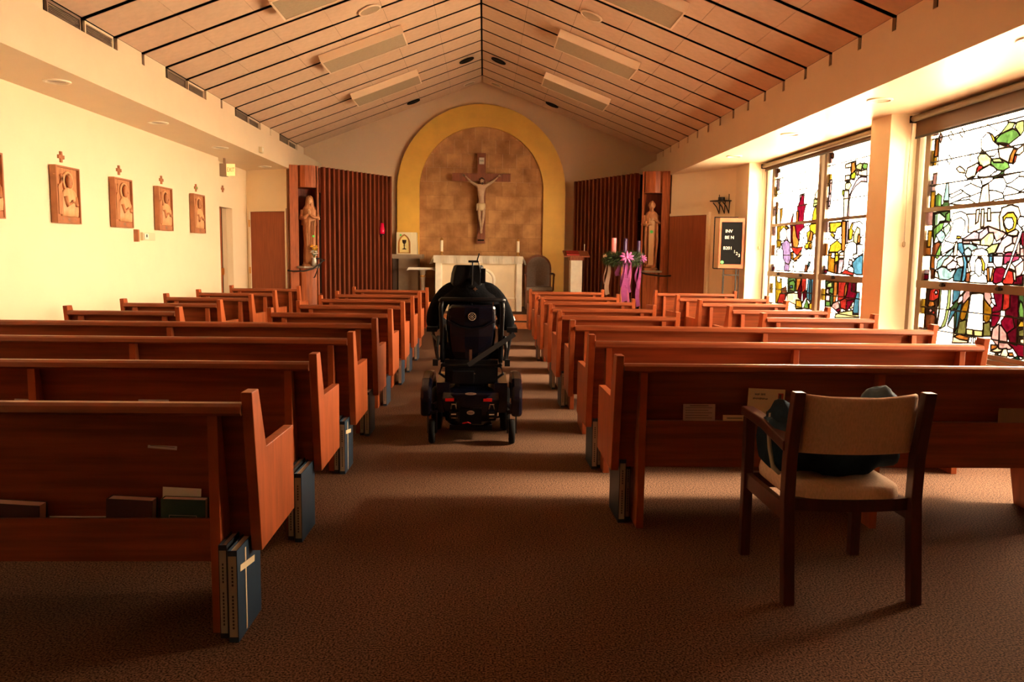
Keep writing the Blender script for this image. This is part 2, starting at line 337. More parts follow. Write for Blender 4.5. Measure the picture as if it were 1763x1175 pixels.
while z < azz+R2:
    for c in range(-5, 6):
        xc = ax + (c + (0.5 if r % 2 else 0))*gw
        zt = min(z+gh, azz+R2+0.05); d = max(0, (z - azz)); lim = R2+0.02 if d == 0 else math.sqrt(max(0, (R2+0.03)**2 - d*d))
        x0, x1 = max(xc-gw/2, ax-lim), min(xc+gw/2, ax+lim)
        if x1-x0 < 0.03: continue
        # trim each tile to the band so that no corner shows outside it
        zt2 = z+gh-0.004
        def cap(x): return azz + math.sqrt(max(0, (R2+0.05)**2-(x-ax)**2))
        pts = [(x0+0.002, z), (x1-0.002, z), (x1-0.002, max(z+0.01, min(zt2, cap(x1)))), ((x0+x1)/2, max(z+0.012, min(zt2, cap((x0+x1)/2)))), (x0+0.002, max(z+0.01, min(zt2, cap(x0))))]
        bm = B(); prism(bm, pts, YB-0.038-random.uniform(0, 0.012), YB-0.02, 'y'); finish('stone_tile', bm, random.choice(SM), field)
    z += gh; r += 1
# doors
def leaf(parent, w, h, m=DOORW, handle=1):
    quick('door_leaf', m, parent, (0, w, 0, 0.045, 0.01, h))
a = frame_on(AL, AL2); t = empty('door_1', (AL[0]+0.09*math.cos(a), AL[1]+0.09*math.sin(a), 0), a); struct(t); leaf(t, 0.83, 2.13)
quick('door_frame', WALL, t, (-0.055, -0.003, -0.03, 0.1, 0, 2.185), (0.833, 0.86, -0.03, 0.1, 0, 2.185), (-0.003, 0.833, -0.03, 0.1, 2.133, 2.185))
quick('hinge', BRASS, t, (-0.02, 0.012, -0.042, -0.03, 1.85, 1.98), (-0.02, 0.012, -0.042, -0.03, 0.98, 1.1))
a = frame_on(AR, AR2); AW = math.hypot(AR2[0]-AR[0], AR2[1]-AR[1]); t = empty('door_2', (AR[0]+0.62*math.cos(a), AR[1]+0.62*math.sin(a), 0), a); struct(t)
quick('door_leaf', DOORW, t, (0.055, 0.975, 0.004, 0.049, 0.01, 2.13)); quick('door_frame', WALL, t, (0.0, 0.052, 0.0, 0.06, 0, 2.18), (0.052, 0.975, 0.0, 0.06, 2.133, 2.18))
t = empty('door_3', (XLR, 13.66, 0)); struct(t)
quick('door_leaf', DOORW, t, (-0.12, -0.075, 0.03, 0.42, 0.01, 2.13)); quick('door_frame', WALL, t, (-0.12, 0.02, 0.0, 0.03, 0, 2.2), (-0.12, 0.02, 0.72, 0.78, 0, 2.2), (-0.12, 0.02, 0.03, 0.72, 2.14, 2.2))
quick('door_edge_seal', BLACK, t, (-0.12, -0.08, 0.42, 0.47, 0.01, 2.13)); quick('door_handle', BRASS, t, (-0.075, -0.035, 0.36, 0.40, 0.98, 1.10))
quick('stop_panel', mat('door_stop_panel', (0.5, 0.36, 0.22), 0.5), t, (-0.10, -0.08, 0.475, 0.70, 0.01, 2.13))
# outdoors
struct(quick('exterior_ground', mat('pale_paving', (0.78, 0.72, 0.62), 0.9, 0.1, 1.5), None, (5.0, 60, -40, 60, -0.45, -0.3)))
# ================================================================ WINDOWS
GL = {}; LWS = [1.0]
GLASS_K = 0.11                                              # overall density of the coloured glass
GC = {'w': (0.86, 0.86, 0.84), 'w2': (0.80, 0.80, 0.80), 'p': (0.20, 0.115, 0.13), 'pp': (0.15, 0.12, 0.17), 'lp': (0.30, 0.22, 0.27), 'f': (0.42, 0.33, 0.24), 'fy': (0.28, 0.27, 0.13),
      'y': (0.20, 0.125, 0.012), 'yo': (0.17, 0.125, 0.008), 'oc': (0.085, 0.040, 0.003), 'o': (0.14, 0.050, 0.010), 'rr': (0.115, 0.008, 0.006), 'r': (0.050, 0.001, 0.006), 'dr': (0.022, 0.0008, 0.003),
      'mg': (0.09, 0.012, 0.035), 'pu': (0.075, 0.055, 0.13), 'g': (0.035, 0.085, 0.022), 'lg': (0.12, 0.17, 0.07), 'gy': (0.10, 0.14, 0.01), 'dg': (0.012, 0.028, 0.010), 'tg': (0.005, 0.08, 0.035),
      'ol': (0.05, 0.052, 0.016), 'b': (0.018, 0.065, 0.12), 'db': (0.008, 0.030, 0.048), 'lb': (0.075, 0.14, 0.17), 'lbg': (0.10, 0.19, 0.15), 'br': (0.045, 0.014, 0.006), 'bk': (0.010, 0.005, 0.003), 'l': (0.01, 0.01, 0.01)}
def glass(k):
    if k in GL: return GL[k]
    c = GC[k] if k in ('w', 'w2') else tuple(x*GLASS_K for x in GC[k]); m = bpy.data.materials.new('stained_glass_' + k); m.use_nodes = True; n = m.node_tree; n.nodes.clear()
    o = n.nodes.new('ShaderNodeOutputMaterial'); tr = n.nodes.new('ShaderNodeBsdfTransparent'); tl = n.nodes.new('ShaderNodeBsdfTranslucent'); mx = n.nodes.new('ShaderNodeMixShader')
    t = n.nodes.new('ShaderNodeTexCoord'); ns = n.nodes.new('ShaderNodeTexNoise'); ns.inputs['Scale'].default_value = 14; ns.inputs['Detail'].default_value = 6; ns.inputs['Distortion'].default_value = 1.0
    cr = n.nodes.new('ShaderNodeValToRGB'); v = 0.12 if k == 'w' else 0.55
    cr.color_ramp.elements[0].position = 0.3; cr.color_ramp.elements[0].color = (*[x*(1-v) for x in c], 1); cr.color_ramp.elements[1].position = 0.7; cr.color_ramp.elements[1].color = (*[min(0.92, x*(1+v)) for x in c], 1)
    n.links.new(t.outputs['Object'], ns.inputs[0]); n.links.new(ns.outputs[0], cr.inputs[0])
    n.links.new(cr.outputs[0], tr.inputs[0]); n.links.new(cr.outputs[0], tl.inputs[0]); mx.inputs[0].default_value = 0.25
    n.links.new(tr.outputs[0], mx.inputs[1]); n.links.new(tl.outputs[0], mx.inputs[2]); n.links.new(mx.outputs[0], o.inputs[0])
    GL[k] = m; return m
WX = 4.53
BARS = (2.612, 2.382, 2.151, 1.443, 0.920, 0.703)
def build_unit(win, rect, shapes, shade_top=None):
    """one glazed unit: the drawing is cut into panes by a constrained triangulation, each pane an object, lead cames along the joints"""
    y0, y1, z0, z1 = rect
    polys = []
    cols = ([y1, y1-0.085, y1-0.62, y1-1.15, y0+0.085, y0] )
    zz = [z0, 0.703, 0.92, 1.16, 1.443, 1.66, 1.89, 2.151, 2.382, 2.612, z1]
    for i in range(len(cols)-1):
        for j in range(len(zz)-1): polys.append(('w', [(cols[i+1], zz[j]), (cols[i], zz[j]), (cols[i], zz[j+1]), (cols[i+1], zz[j+1])]))
    for i, k in enumerate(('p', 'y', 'pp', 'o', 'p', 'lp', 'y', 'p')):
        z = 0.55 + i*0.3
        for ya, yb in ((y0, y0+0.085), (y1-0.085, y1)): polys.append((k, [(ya, z), (yb, z), (yb, z+0.15), (ya, z+0.15)]))
    lines = []
    for s in shapes:
        k = s[0]; pts = [(s[i], s[i+1]) for i in range(1, len(s), 2)]
        pts = [(min(max(a, y0), y1), min(max(b, z0), z1)) for a, b in pts]
        if k.endswith('~'): lines.append(pts); continue
        A = sum(pts[i][0]*pts[(i+1) % len(pts)][1] - pts[(i+1) % len(pts)][0]*pts[i][1] for i in range(len(pts)))
        if abs(A) < 2e-4: continue
        pts = [p for i, p in enumerate(pts) if math.dist(p, pts[i-1]) > 2e-3]
        polys.append((k, pts if A > 0 else pts[::-1]))
    V = []; F = []
    for k, pts in polys:
        F.append(list(range(len(V), len(V)+len(pts)))); V += [Vector(p) for p in pts]
    vo, eo, fo, ov, oe, of = delaunay_2d_cdt(V, [(f[i-1], f[i]) for f in F for i in range(len(f))], [], 0, 1e-4, True)
    bb = [(min(p[0] for p in q), max(p[0] for p in q), min(p[1] for p in q), max(p[1] for p in q)) for _, q in polys]
    def inside(q, x, y):
        c = False; j = len(q)-1
        for i in range(len(q)):
            if (q[i][1] > y) != (q[j][1] > y) and x < (q[j][0]-q[i][0])*(y-q[i][1])/(q[j][1]-q[i][1])+q[i][0]: c = not c
            j = i
        return c
    top = []
    for f in fo:
        x = sum(vo[j][0] for j in f)/len(f); y = sum(vo[j][1] for j in f)/len(f)
        top.append(next((k for k in range(len(polys)-1, -1, -1) if bb[k][0] <= x <= bb[k][1] and bb[k][2] <= y <= bb[k][3] and inside(polys[k][1], x, y)), 0))
    em = {}
    for i, f in enumerate(fo):
        for a, b in zip(f, list(f[1:])+[f[0]]): em.setdefault((min(a, b), max(a, b)), []).append(i)
    par = list(range(len(fo)))
    def find(i):
        while par[i] != i: par[i] = par[par[i]]; i = par[i]
        return i
    for ed, fs in em.items():
        if len(fs) == 2 and top[fs[0]] == top[fs[1]]: par[find(fs[0])] = find(fs[1])
    comp = {}
    for i in range(len(fo)): comp.setdefault(find(i), []).append(i)
    def area(i): a, b, c = [vo[j] for j in fo[i][:3]]; return abs((b-a).cross(c-a))/2
    # slivers join a neighbour
    small = {c for c, fs in comp.items() if sum(area(i) for i in fs) < 0.0009}
    for c in small:
        best = None
        for i in comp[c]:
            for a, b in zip(fo[i], list(fo[i][1:])+[fo[i][0]]):
                for j in em[(min(a, b), max(a, b))]:
                    if find(j) != find(i):
                        l = (vo[a]-vo[b]).length
                        if best is None or l > best[0]: best = (l, find(j), find(i))
        if best:
            t = top[comp[best[1]][0]] if best[1] in comp else None
            par[best[2]] = best[1]
    comp2 = {}
    for i in range(len(fo)): comp2.setdefault(find(i), []).append(i)
    for c, fs in comp2.items():
        wt = {}
        for i in fs: wt[top[i]] = wt.get(top[i], 0)+area(i)
        k = polys[max(wt, key=wt.get)][0]; bm = B(); vm = {}
        for i in fs:
            for j in fo[i]:
                if j not in vm: vm[j] = bm.verts.new((WX, vo[j][0], vo[j][1]))
            try: bm.faces.new([vm[j] for j in fo[i]])
            except ValueError: pass
        bmesh.ops.dissolve_limit(bm, angle_limit=0.001, verts=bm.verts, edges=bm.edges)
        finish('glass_pane', bm, glass(k), win)
    bm = B()
    def came(a, b, w):
        a = Vector((WX, a[0], a[1])); b = Vector((WX, b[0], b[1])); d = b-a
        if d.length < 1e-4: return
        n = Vector((0, -d.z, d.y)).normalized()*w; x = Vector((w*0.8, 0, 0))
        rings(bm, [[p+n, p-x, p-n, p+x] for p in (a-d.normalized()*w*0.5, b+d.normalized()*w*0.5)])
    for (a, b), fs in em.items():
        if len(fs) == 2 and find(fs[0]) != find(fs[1]):
            fig = max(top[fs[0]], top[fs[1]]) >= 66
            came(vo[a], vo[b], (0.0085 if fig else 0.0042)*LWS[0])
    for l in lines:
        for a, b in zip(l, l[1:]): came(a, b, 0.0055*LWS[0])
    finish('lead_came', bm, LEAD, win)
def window(num, units, yA, yB, group, shade_z):
    win = empty('window_%d' % num, (0, 0, 0)); struct(win)
    bm = B(); x0, x1 = 4.46, 4.56
    box(bm, x0, x1, yA, yA+0.07, 0.49, 2.86); box(bm, x0, x1, yB-0.07, yB, 0.49, 2.86)
    box(bm, x0, x1, yA+0.07, yB-0.07, 0.49, 0.53); box(bm, x0, x1, yA+0.07, yB-0.07, 2.80, 2.86)
    finish('window_frame', bm, METAL, win)
    for (a, b, shp) in units:
        bm = B(); box(bm, 4.475, 4.555, a-0.10, a-0.004, 0.53, 2.80); finish('mullion', bm, METAL, win) if a > yA+0.3 else bm.free()
        quick('sash_frame', METAL, win, (4.50, 4.55, b, b+0.085, 0.53, 2.80), (4.50, 4.55, a-0.004, a, 0.53, 2.80))
        quick('sash_rail', METAL, win, (4.485, 4.55, a, b+0.02, 1.885, 1.925)); quick('sash_rail', METAL, win, (4.48, 4.552, a-0.05, b+0.06, 1.115, 1.19))
        quick('sash_rail', METAL, win, (4.50, 4.55, a, b, 0.53, 0.57))
        for q in (0.25, 0.75): quick('sash_latch', IRON, win, (4.462, 4.48, a+(b-a)*q-0.04, a+(b-a)*q+0.04, 1.145, 1.165), (4.455, 4.48, a+(b-a)*q-0.012, a+(b-a)*q+0.012, 1.14, 1.178))
        for z in BARS:
            bm = B(); tube(bm, [(4.522, a, z), (4.522, b, z)], 0.008, 6); finish('saddle_bar', bm, LEAD, win)
        build_unit(win, (a, b, 0.57, 2.80), shp)
    SH = MATS.get('shade_cloth') or bpy.data.materials.new('shade_cloth')
    if 'shade_cloth' not in MATS:
        SH.use_nodes = True; n = SH.node_tree; n.nodes.clear(); o = n.nodes.new('ShaderNodeOutputMaterial'); t = n.nodes.new('ShaderNodeBsdfTransparent'); d = n.nodes.new('ShaderNodeBsdfDiffuse'); mx = n.nodes.new('ShaderNodeMixShader')
        d.inputs[0].default_value = (0.16, 0.10, 0.06, 1); t.inputs[0].default_value = (0.9, 0.85, 0.8, 1); mx.inputs[0].default_value = 0.93
        n.links.new(t.outputs[0], mx.inputs[1]); n.links.new(d.outputs[0], mx.inputs[2]); n.links.new(mx.outputs[0], o.inputs[0]); MATS['shade_cloth'] = SH
    t = empty('roller_shade', (4.40, (yA+yB)/2, 2.84)); tag(t, group, 'blind'); hw = (yB-yA)/2-0.03
    bm = B(); tube(bm, [(0, -hw, 0), (0, hw, 0)], 0.032, 12); finish('roller', bm, METAL, t, smooth=True)
    quick('head_rail', METAL, t, (0.035, 0.055, -hw, hw, -0.035, 0.018))
    quick('bracket', IRON, t, (-0.035, 0.04, hw, hw+0.015, -0.04, 0.03), (-0.035, 0.04, -hw-0.015, -hw, -0.04, 0.03))
    quick('shade_cloth', SH, t, (0.030, 0.032, -hw, hw, shade_z-2.84, -0.02)); quick('hem_bar', IRON, t, (0.026, 0.036, -hw, hw, shade_z-2.84-0.022, shade_z-2.84))
    bm = B(); tube(bm, [(-0.01, hw+0.006, 0), (-0.02, hw+0.01, -0.6), (-0.012, hw+0.012, -1.25)], 0.004, 5); lathe(bm, [(0.004, 0), (0.014, -0.01), (0.014, -0.05), (0.004, -0.06)], (-0.012, hw+0.012, -1.25), 8); finish('pull_chain', bm, LENS, t)
DRAW = {
'a': [
 ["l~",7.422,2.685,7.427,2.374,7.429,2.285],
 ["l~",7.058,2.681,7.06,2.568],
 ["l~",7.438,2.392,7.428,2.276],
 ["l~",7.239,2.681,7.234,2.635,7.173,2.605,7.014,2.517],
 ["l~",7.173,2.605,7.177,2.546],
 ["l~",7.282,2.658,7.311,2.617,7.322,2.506,7.342,2.39],
 ["l~",7.066,2.554,6.925,2.605,6.864,2.59],
 ["l~",8.03,2.672,8.041,2.351],
 ["l~",7.968,2.663,7.963,2.343],
 ["l~",8.055,2.468,8.06,1.928],
 ["l~",7.973,2.458,7.977,1.923],
 ["l~",7.993,1.883,7.975,1.203],
 ["o",8.048,2.61,7.98,2.609,7.975,2.435,8.04,2.432],
 ["lp",7.958,2.661,7.913,2.616,7.945,2.56,7.982,2.609],
 ["p",8.035,2.268,7.969,2.267,7.974,2.144,8.04,2.144],
 ["y",8.054,2.091,7.975,2.09,7.977,1.923,8.051,1.922],
 ["y",8.058,1.699,7.99,1.697,7.996,1.533,8.06,1.53],
 ["r",8.084,1.253,7.998,1.255,8.001,1.198,8.085,1.199],
 ["w",7.781,2.651,7.729,2.6,7.77,2.563,7.823,2.614],
 ["w",7.599,2.651,7.55,2.601,7.589,2.564,7.639,2.614],
 ["w",7.781,2.423,7.729,2.373,7.77,2.334,7.823,2.384],
 ["w",7.403,2.117,7.364,2.155,7.261,2.151,7.219,2.08,7.225,2.06,7.304,2.082,7.375,2.101],
 ["w",7.522,2.063,7.49,2.098,7.394,2.116,7.304,2.082,7.225,2.06,7.229,2.025,7.319,2.0,7.38,1.999,7.473,2.033],
 ["w",7.411,1.97,7.38,1.999,7.229,2.025,7.25,1.923,7.301,1.926,7.366,1.956],
 ["w",7.611,1.965,7.512,1.988,7.38,1.999,7.411,1.97,7.472,1.958],
 ["w",7.734,2.041,7.677,2.042,7.541,2.075,7.519,2.041,7.7,2.0],
 ["w",7.722,1.947,7.611,1.965,7.411,1.97,7.301,1.926,7.486,1.922],
 ["w",7.219,2.08,7.13,2.098,7.076,2.118,7.071,2.143,7.202,2.15,7.232,2.122],
 ["w",7.114,2.031,7.016,2.018,6.909,1.98,6.905,1.946,7.03,1.939,7.092,1.923],
 ["w",7.13,2.098,7.076,2.118,7.053,2.131,6.927,2.124,6.876,2.081,6.879,2.047,6.926,1.992,7.016,2.018,7.114,2.031],
 ["w",6.976,2.139,6.707,2.151,6.724,2.115,6.815,2.075,6.874,2.066,6.927,2.124],
 ["w",6.918,1.991,6.879,2.047,6.81,2.031,6.694,1.988,6.728,1.972,6.908,1.966],
 ["w",6.874,2.066,6.815,2.075,6.724,2.115,6.656,2.108,6.644,2.003,6.694,1.988,6.81,2.031],
 ["w",6.908,1.966,6.728,1.972,6.641,1.98,6.633,1.918,6.879,1.919],
 ["w",7.302,2.17,7.262,2.222,7.133,2.255,7.041,2.22,7.028,2.179,7.129,2.158,7.211,2.156],
 ["dg",7.07,2.138,6.989,2.185,6.919,2.182,6.924,2.163,6.983,2.14,7.053,2.126],
 ["w",7.121,2.158,7.06,2.187,6.95,2.186,6.994,2.16,7.072,2.148],
 ["f",7.217,2.07,7.13,2.095,7.092,1.923,7.25,1.923],
 ["f",7.65,2.279,7.597,2.297,7.539,2.272,7.499,2.242,7.505,2.221,7.598,2.236],
 ["f",7.493,2.199,7.466,2.265,7.322,2.296,7.222,2.244,7.303,2.211,7.341,2.174,7.417,2.155,7.453,2.163],
 ["rr",7.453,2.163,7.376,2.177,7.341,2.174,7.417,2.155],
 ["rr",7.316,2.249,7.285,2.276,7.222,2.244,7.303,2.211,7.334,2.188],
 ["fy",7.318,2.336,7.268,2.406,7.214,2.379,7.116,2.312,7.125,2.258,7.225,2.263,7.276,2.268],
 ["fy",7.319,2.347,7.28,2.373,7.196,2.363,7.116,2.313,7.122,2.263,7.222,2.244,7.306,2.304],
 ["w",7.288,2.501,7.203,2.552,7.135,2.529,7.089,2.483,7.076,2.442,7.025,2.41,7.027,2.366,7.078,2.327,7.151,2.336,7.214,2.379,7.277,2.418],
 ["y",7.177,2.546,7.126,2.523,7.089,2.483,7.08,2.442,7.115,2.467,7.14,2.505],
 ["g",7.115,2.308,6.996,2.301,6.882,2.251,6.853,2.205,6.935,2.184,7.014,2.197,7.074,2.233,7.122,2.263],
 ["lg",7.115,2.308,6.996,2.301,6.944,2.258,7.079,2.274],
 ["lg",7.083,2.497,7.014,2.517,6.909,2.598,6.825,2.58,6.857,2.537,7.006,2.511,7.072,2.471],
 ["g",7.072,2.471,6.976,2.516,6.849,2.533,6.786,2.502,6.752,2.459,6.886,2.406,6.98,2.429,7.068,2.44],
 ["lg",6.828,2.542,6.803,2.581,6.731,2.583,6.713,2.571,6.704,2.494,6.745,2.458,6.794,2.508],
 ["f",7.027,2.43,6.9,2.398,6.768,2.352,6.815,2.32,6.873,2.245,7.004,2.304,7.028,2.376],
 ["rr",7.027,2.43,6.901,2.406,6.837,2.375,6.898,2.383],
 ["o",6.82,2.359,6.767,2.347,6.799,2.308,6.82,2.234,6.873,2.245,6.858,2.306],
 ["rr",6.799,2.303,6.768,2.295,6.784,2.244,6.811,2.228],
 ["f",6.799,2.308,6.768,2.352,6.69,2.38,6.683,2.322,6.739,2.296],
 ["g",7.963,1.934,7.971,2.042,7.923,2.064,7.859,2.034,7.856,1.927],
 ["lb",7.828,1.981,7.796,2.156,7.757,2.153,7.725,1.975],
 ["dg",7.856,1.927,7.813,1.975,7.734,1.97,7.708,1.913],
 ["dg",7.978,1.875,7.696,1.882,7.682,1.767,7.809,1.772,7.907,1.731,7.952,1.555,7.982,1.689],
 ["lbg",7.963,1.859,7.872,1.869,7.763,1.813,7.772,1.785,7.861,1.781,7.895,1.738,7.948,1.74],
 ["g",7.971,1.711,7.86,1.766,7.783,1.771,7.812,1.699,7.91,1.65,7.938,1.555],
 ["lbg",7.789,1.72,7.706,1.761,7.665,1.73,7.683,1.681,7.74,1.632,7.783,1.669],
 ["lb",7.917,1.651,7.825,1.699,7.77,1.669,7.74,1.632,7.796,1.568,7.864,1.591],
 ["g",7.767,1.849,7.695,1.875,7.682,1.767,7.759,1.784],
 ["g",7.958,1.555,7.863,1.583,7.807,1.553,7.807,1.451,7.867,1.406,7.912,1.451],
 ["br",7.949,1.211,7.962,1.316,7.961,1.525,7.876,1.583,7.815,1.568,7.887,1.465,7.906,1.406,7.889,1.213],
 ["o",7.969,1.316,7.972,1.45,7.91,1.436,7.894,1.31],
 ["f",7.89,1.228,7.88,1.302,7.822,1.259,7.81,1.215],
 ["f",7.426,1.833,6.927,1.828,6.916,1.659,7.089,1.71,7.269,1.669,7.381,1.659],
 ["f",7.277,1.737,7.282,1.866,7.227,1.87,7.241,1.756],
 ["f",7.195,1.701,7.205,1.869,7.161,1.866,7.153,1.713],
 ["f",7.105,1.757,7.119,1.871,7.071,1.868,7.057,1.755],
 ["pp",7.467,1.598,7.291,1.67,7.211,1.654,7.215,1.593,7.419,1.59],
 ["pp",7.215,1.593,7.211,1.654,7.098,1.704,7.071,1.65,7.095,1.591],
 ["p",7.089,1.71,6.917,1.666,6.842,1.632,6.879,1.6,6.956,1.569,6.994,1.622,7.071,1.65],
 ["fy",7.181,1.586,7.071,1.65,7.007,1.649,6.99,1.596,7.006,1.557,7.035,1.531,7.181,1.539],
 ["p",7.465,1.584,7.337,1.585,7.345,1.555,7.45,1.559],
 ["f",7.337,1.585,7.187,1.586,7.181,1.539,7.289,1.557],
 ["lb",7.45,1.556,7.311,1.554,7.218,1.526,7.226,1.506,7.302,1.486,7.365,1.527,7.431,1.5],
 ["lg",7.095,1.505,7.015,1.544,6.914,1.556,6.965,1.471,7.057,1.458],
 ["lb",7.43,1.493,7.364,1.52,7.302,1.486,7.309,1.444,7.4,1.437],
 ["lb",7.377,1.437,7.319,1.437,7.324,1.389,7.359,1.389],
 ["b",7.047,1.458,6.99,1.465,6.99,1.386,7.032,1.385],
 ["f",7.358,1.382,7.318,1.382,7.29,1.293,7.335,1.292],
 ["o",7.063,1.332,7.033,1.346,6.995,1.214,7.038,1.212],
 ["f",7.033,1.346,6.97,1.347,6.964,1.215,7.006,1.214],
 ["br",7.369,1.285,7.301,1.293,7.3,1.196,7.37,1.201],
 ["o",6.97,1.347,6.946,1.321,6.964,1.215,6.995,1.214],
 ["w",7.672,1.788,7.643,1.85,7.524,1.865,7.438,1.84,7.391,1.783,7.386,1.7,7.468,1.605,7.528,1.613],
 ["w",7.748,1.596,7.678,1.638,7.622,1.786,7.516,1.806,7.441,1.771,7.434,1.715,7.482,1.626,7.56,1.579,7.607,1.565,7.734,1.581],
 ["y",7.555,1.635,7.482,1.626,7.491,1.606,7.564,1.607],
 ["w",7.8,1.451,7.747,1.589,7.607,1.565,7.602,1.522],
 ["lb",7.868,1.31,7.852,1.392,7.602,1.522,7.597,1.487,7.78,1.341,7.854,1.307],
 ["b",7.534,1.568,7.457,1.57,7.418,1.486,7.448,1.451,7.527,1.508],
 ["f",7.593,1.451,7.581,1.55,7.549,1.585,7.532,1.55,7.527,1.458,7.566,1.43],
 ["f",7.78,1.341,7.736,1.4,7.629,1.444,7.565,1.423,7.703,1.335],
 ["f",7.541,1.423,7.447,1.437,7.406,1.347,7.458,1.335,7.508,1.359],
 ["lp",7.692,1.35,7.587,1.401,7.511,1.38,7.54,1.323,7.674,1.306],
 ["lb",7.848,1.307,7.779,1.334,7.702,1.328,7.622,1.293,7.528,1.323,7.566,1.237,7.649,1.206,7.802,1.208],
 ["b",7.448,1.451,7.407,1.451,7.364,1.382,7.364,1.243,7.388,1.2,7.429,1.199,7.41,1.333,7.416,1.381],
 ["db",7.562,1.202,7.568,1.251,7.505,1.331,7.422,1.332,7.441,1.199],
 ["w",7.298,1.451,7.248,1.499,7.15,1.515,7.071,1.485,7.041,1.412,7.054,1.345,7.092,1.304,7.291,1.3,7.324,1.382],
 ["w",7.3,1.196,7.285,1.259,7.221,1.288,7.123,1.29,7.065,1.265,7.036,1.199],
 ["y",7.233,1.288,7.236,1.404,7.196,1.438,7.139,1.425,7.089,1.371,7.09,1.291,7.126,1.317],
 ["w",7.227,1.288,7.239,1.383,7.205,1.424,7.159,1.411,7.132,1.364,7.131,1.27,7.167,1.255],
 ["f",6.942,1.79,6.911,1.865,6.795,1.884,6.696,1.859,6.659,1.789,6.67,1.727,6.844,1.644,6.918,1.672],
 ["y",6.891,1.781,6.836,1.816,6.757,1.816,6.703,1.766,6.705,1.703,6.728,1.654,6.777,1.624,6.824,1.644,6.872,1.709],
 ["w",6.871,1.741,6.85,1.772,6.771,1.769,6.742,1.73,6.751,1.686,6.798,1.669,6.84,1.689],
 ["f",6.842,1.632,6.701,1.672,6.671,1.652,6.685,1.615,6.762,1.617],
 ["lp",6.954,1.471,6.886,1.581,6.812,1.624,6.742,1.61,6.735,1.553,6.827,1.51,6.862,1.465,6.943,1.465],
 ["f",6.843,1.478,6.828,1.516,6.735,1.553,6.685,1.54,6.682,1.515,6.745,1.477,6.823,1.471],
 ["lp",6.983,1.452,6.862,1.465,6.84,1.452,6.847,1.349,6.928,1.341,6.974,1.379],
 ["mg",6.84,1.452,6.794,1.477,6.716,1.477,6.635,1.44,6.632,1.415,6.715,1.389,6.83,1.368],
 ["p",6.698,1.49,6.583,1.514,6.561,1.328,6.613,1.265,6.661,1.263,6.681,1.351,6.584,1.409],
 ["r",6.641,1.639,6.6,1.65,6.582,1.502,6.619,1.539],
 ["p",6.741,1.604,6.685,1.615,6.644,1.589,6.627,1.452,6.675,1.458,6.676,1.54,6.735,1.553],
 ["r",6.957,1.202,6.962,1.281,6.938,1.341,6.847,1.349,6.795,1.33,6.832,1.22,6.91,1.197],
 ["rr",6.831,1.213,6.795,1.33,6.676,1.307,6.68,1.263,6.691,1.199,6.809,1.198],
 ["dr",6.661,1.263,6.556,1.291,6.545,1.198,6.691,1.199],
 ["g",6.571,1.266,6.554,1.273,6.545,1.205,6.565,1.21],
 ["f",6.796,1.337,6.783,1.388,6.744,1.395,6.681,1.351,6.667,1.314,6.727,1.331],
 ["f",6.7,1.313,6.666,1.307,6.652,1.232,6.681,1.237],
 ["w",6.826,1.252,6.754,1.395,6.66,1.64,6.635,1.67,6.617,1.676,6.63,1.626,6.734,1.388,6.805,1.246],
 ["w",6.691,1.74,6.667,1.777,6.615,1.774,6.606,1.7,6.646,1.683,6.682,1.709],
 ["bk",8.018,0.693,8.017,1.12,7.777,1.123,7.8,0.892,7.804,0.713],
 ["rr",7.964,1.024,7.946,1.101,7.868,1.119,7.781,1.108,7.791,1.026,7.865,0.992,7.958,0.979],
 ["pp",7.869,1.074,7.852,1.097,7.818,1.091,7.815,1.066,7.847,1.057],
 ["o",7.973,0.933,7.946,0.988,7.865,0.985,7.846,0.941,7.937,0.924],
 ["p",7.953,0.889,7.923,0.914,7.887,0.901,7.891,0.878,7.924,0.868],
 ["rr",7.898,0.878,7.853,0.896,7.83,0.868,7.861,0.854],
 ["br",8.003,0.847,7.875,0.857,7.82,0.839,7.825,0.726,7.992,0.703],
 ["lg",7.791,0.714,7.774,0.894,7.776,1.119,7.587,1.124,7.581,0.98,7.613,0.833,7.641,0.758,7.726,0.72],
 ["w",7.775,0.746,7.75,0.911,7.749,1.109,7.636,1.114,7.633,0.991,7.663,0.829,7.715,0.736],
 ["b",7.551,0.982,7.549,1.118,7.435,1.116,7.435,1.074,7.477,1.022],
 ["dg",7.576,0.937,7.434,1.06,7.359,1.127,7.291,1.13,7.24,0.724,7.497,0.699],
 ["b",7.606,0.775,7.572,0.908,7.503,0.942,7.487,0.915,7.551,0.838,7.599,0.769],
 ["db",7.477,0.929,7.437,0.989,7.39,0.999,7.419,0.849,7.434,0.776,7.475,0.715,7.467,0.845],
 ["w",7.604,0.761,7.508,0.884,7.485,0.7,7.498,0.605,7.502,0.741],
 ["w",7.462,1.002,7.444,1.052,7.399,1.069,7.378,1.042,7.404,1.012,7.455,0.991],
 ["p",7.391,1.006,7.388,1.076,7.336,1.128,7.285,1.126,7.272,1.068,7.323,1.017,7.371,0.986],
 ["oc",7.413,0.849,7.404,0.92,7.366,0.993,7.293,1.053,7.284,0.985,7.326,0.856,7.37,0.831],
 ["ol",7.438,0.712,7.416,0.821,7.37,0.831,7.308,0.851,7.295,0.705,7.437,0.705],
 ["oc",7.052,0.865,7.07,1.052,6.991,1.017,6.944,0.98,6.948,0.926,6.962,0.866,7.012,0.841],
 ["ol",7.039,0.717,7.043,0.838,7.012,0.841,6.955,0.859,6.929,0.729],
 ["bk",7.089,1.118,7.07,1.052,7.041,1.08,7.088,1.112],
 ["w",7.296,0.761,7.279,0.943,7.263,1.089,7.12,1.103,7.08,1.092,7.069,0.958,7.045,0.717,7.29,0.709],
 ["fy",7.296,0.761,7.194,0.763,7.193,0.708,7.29,0.709],
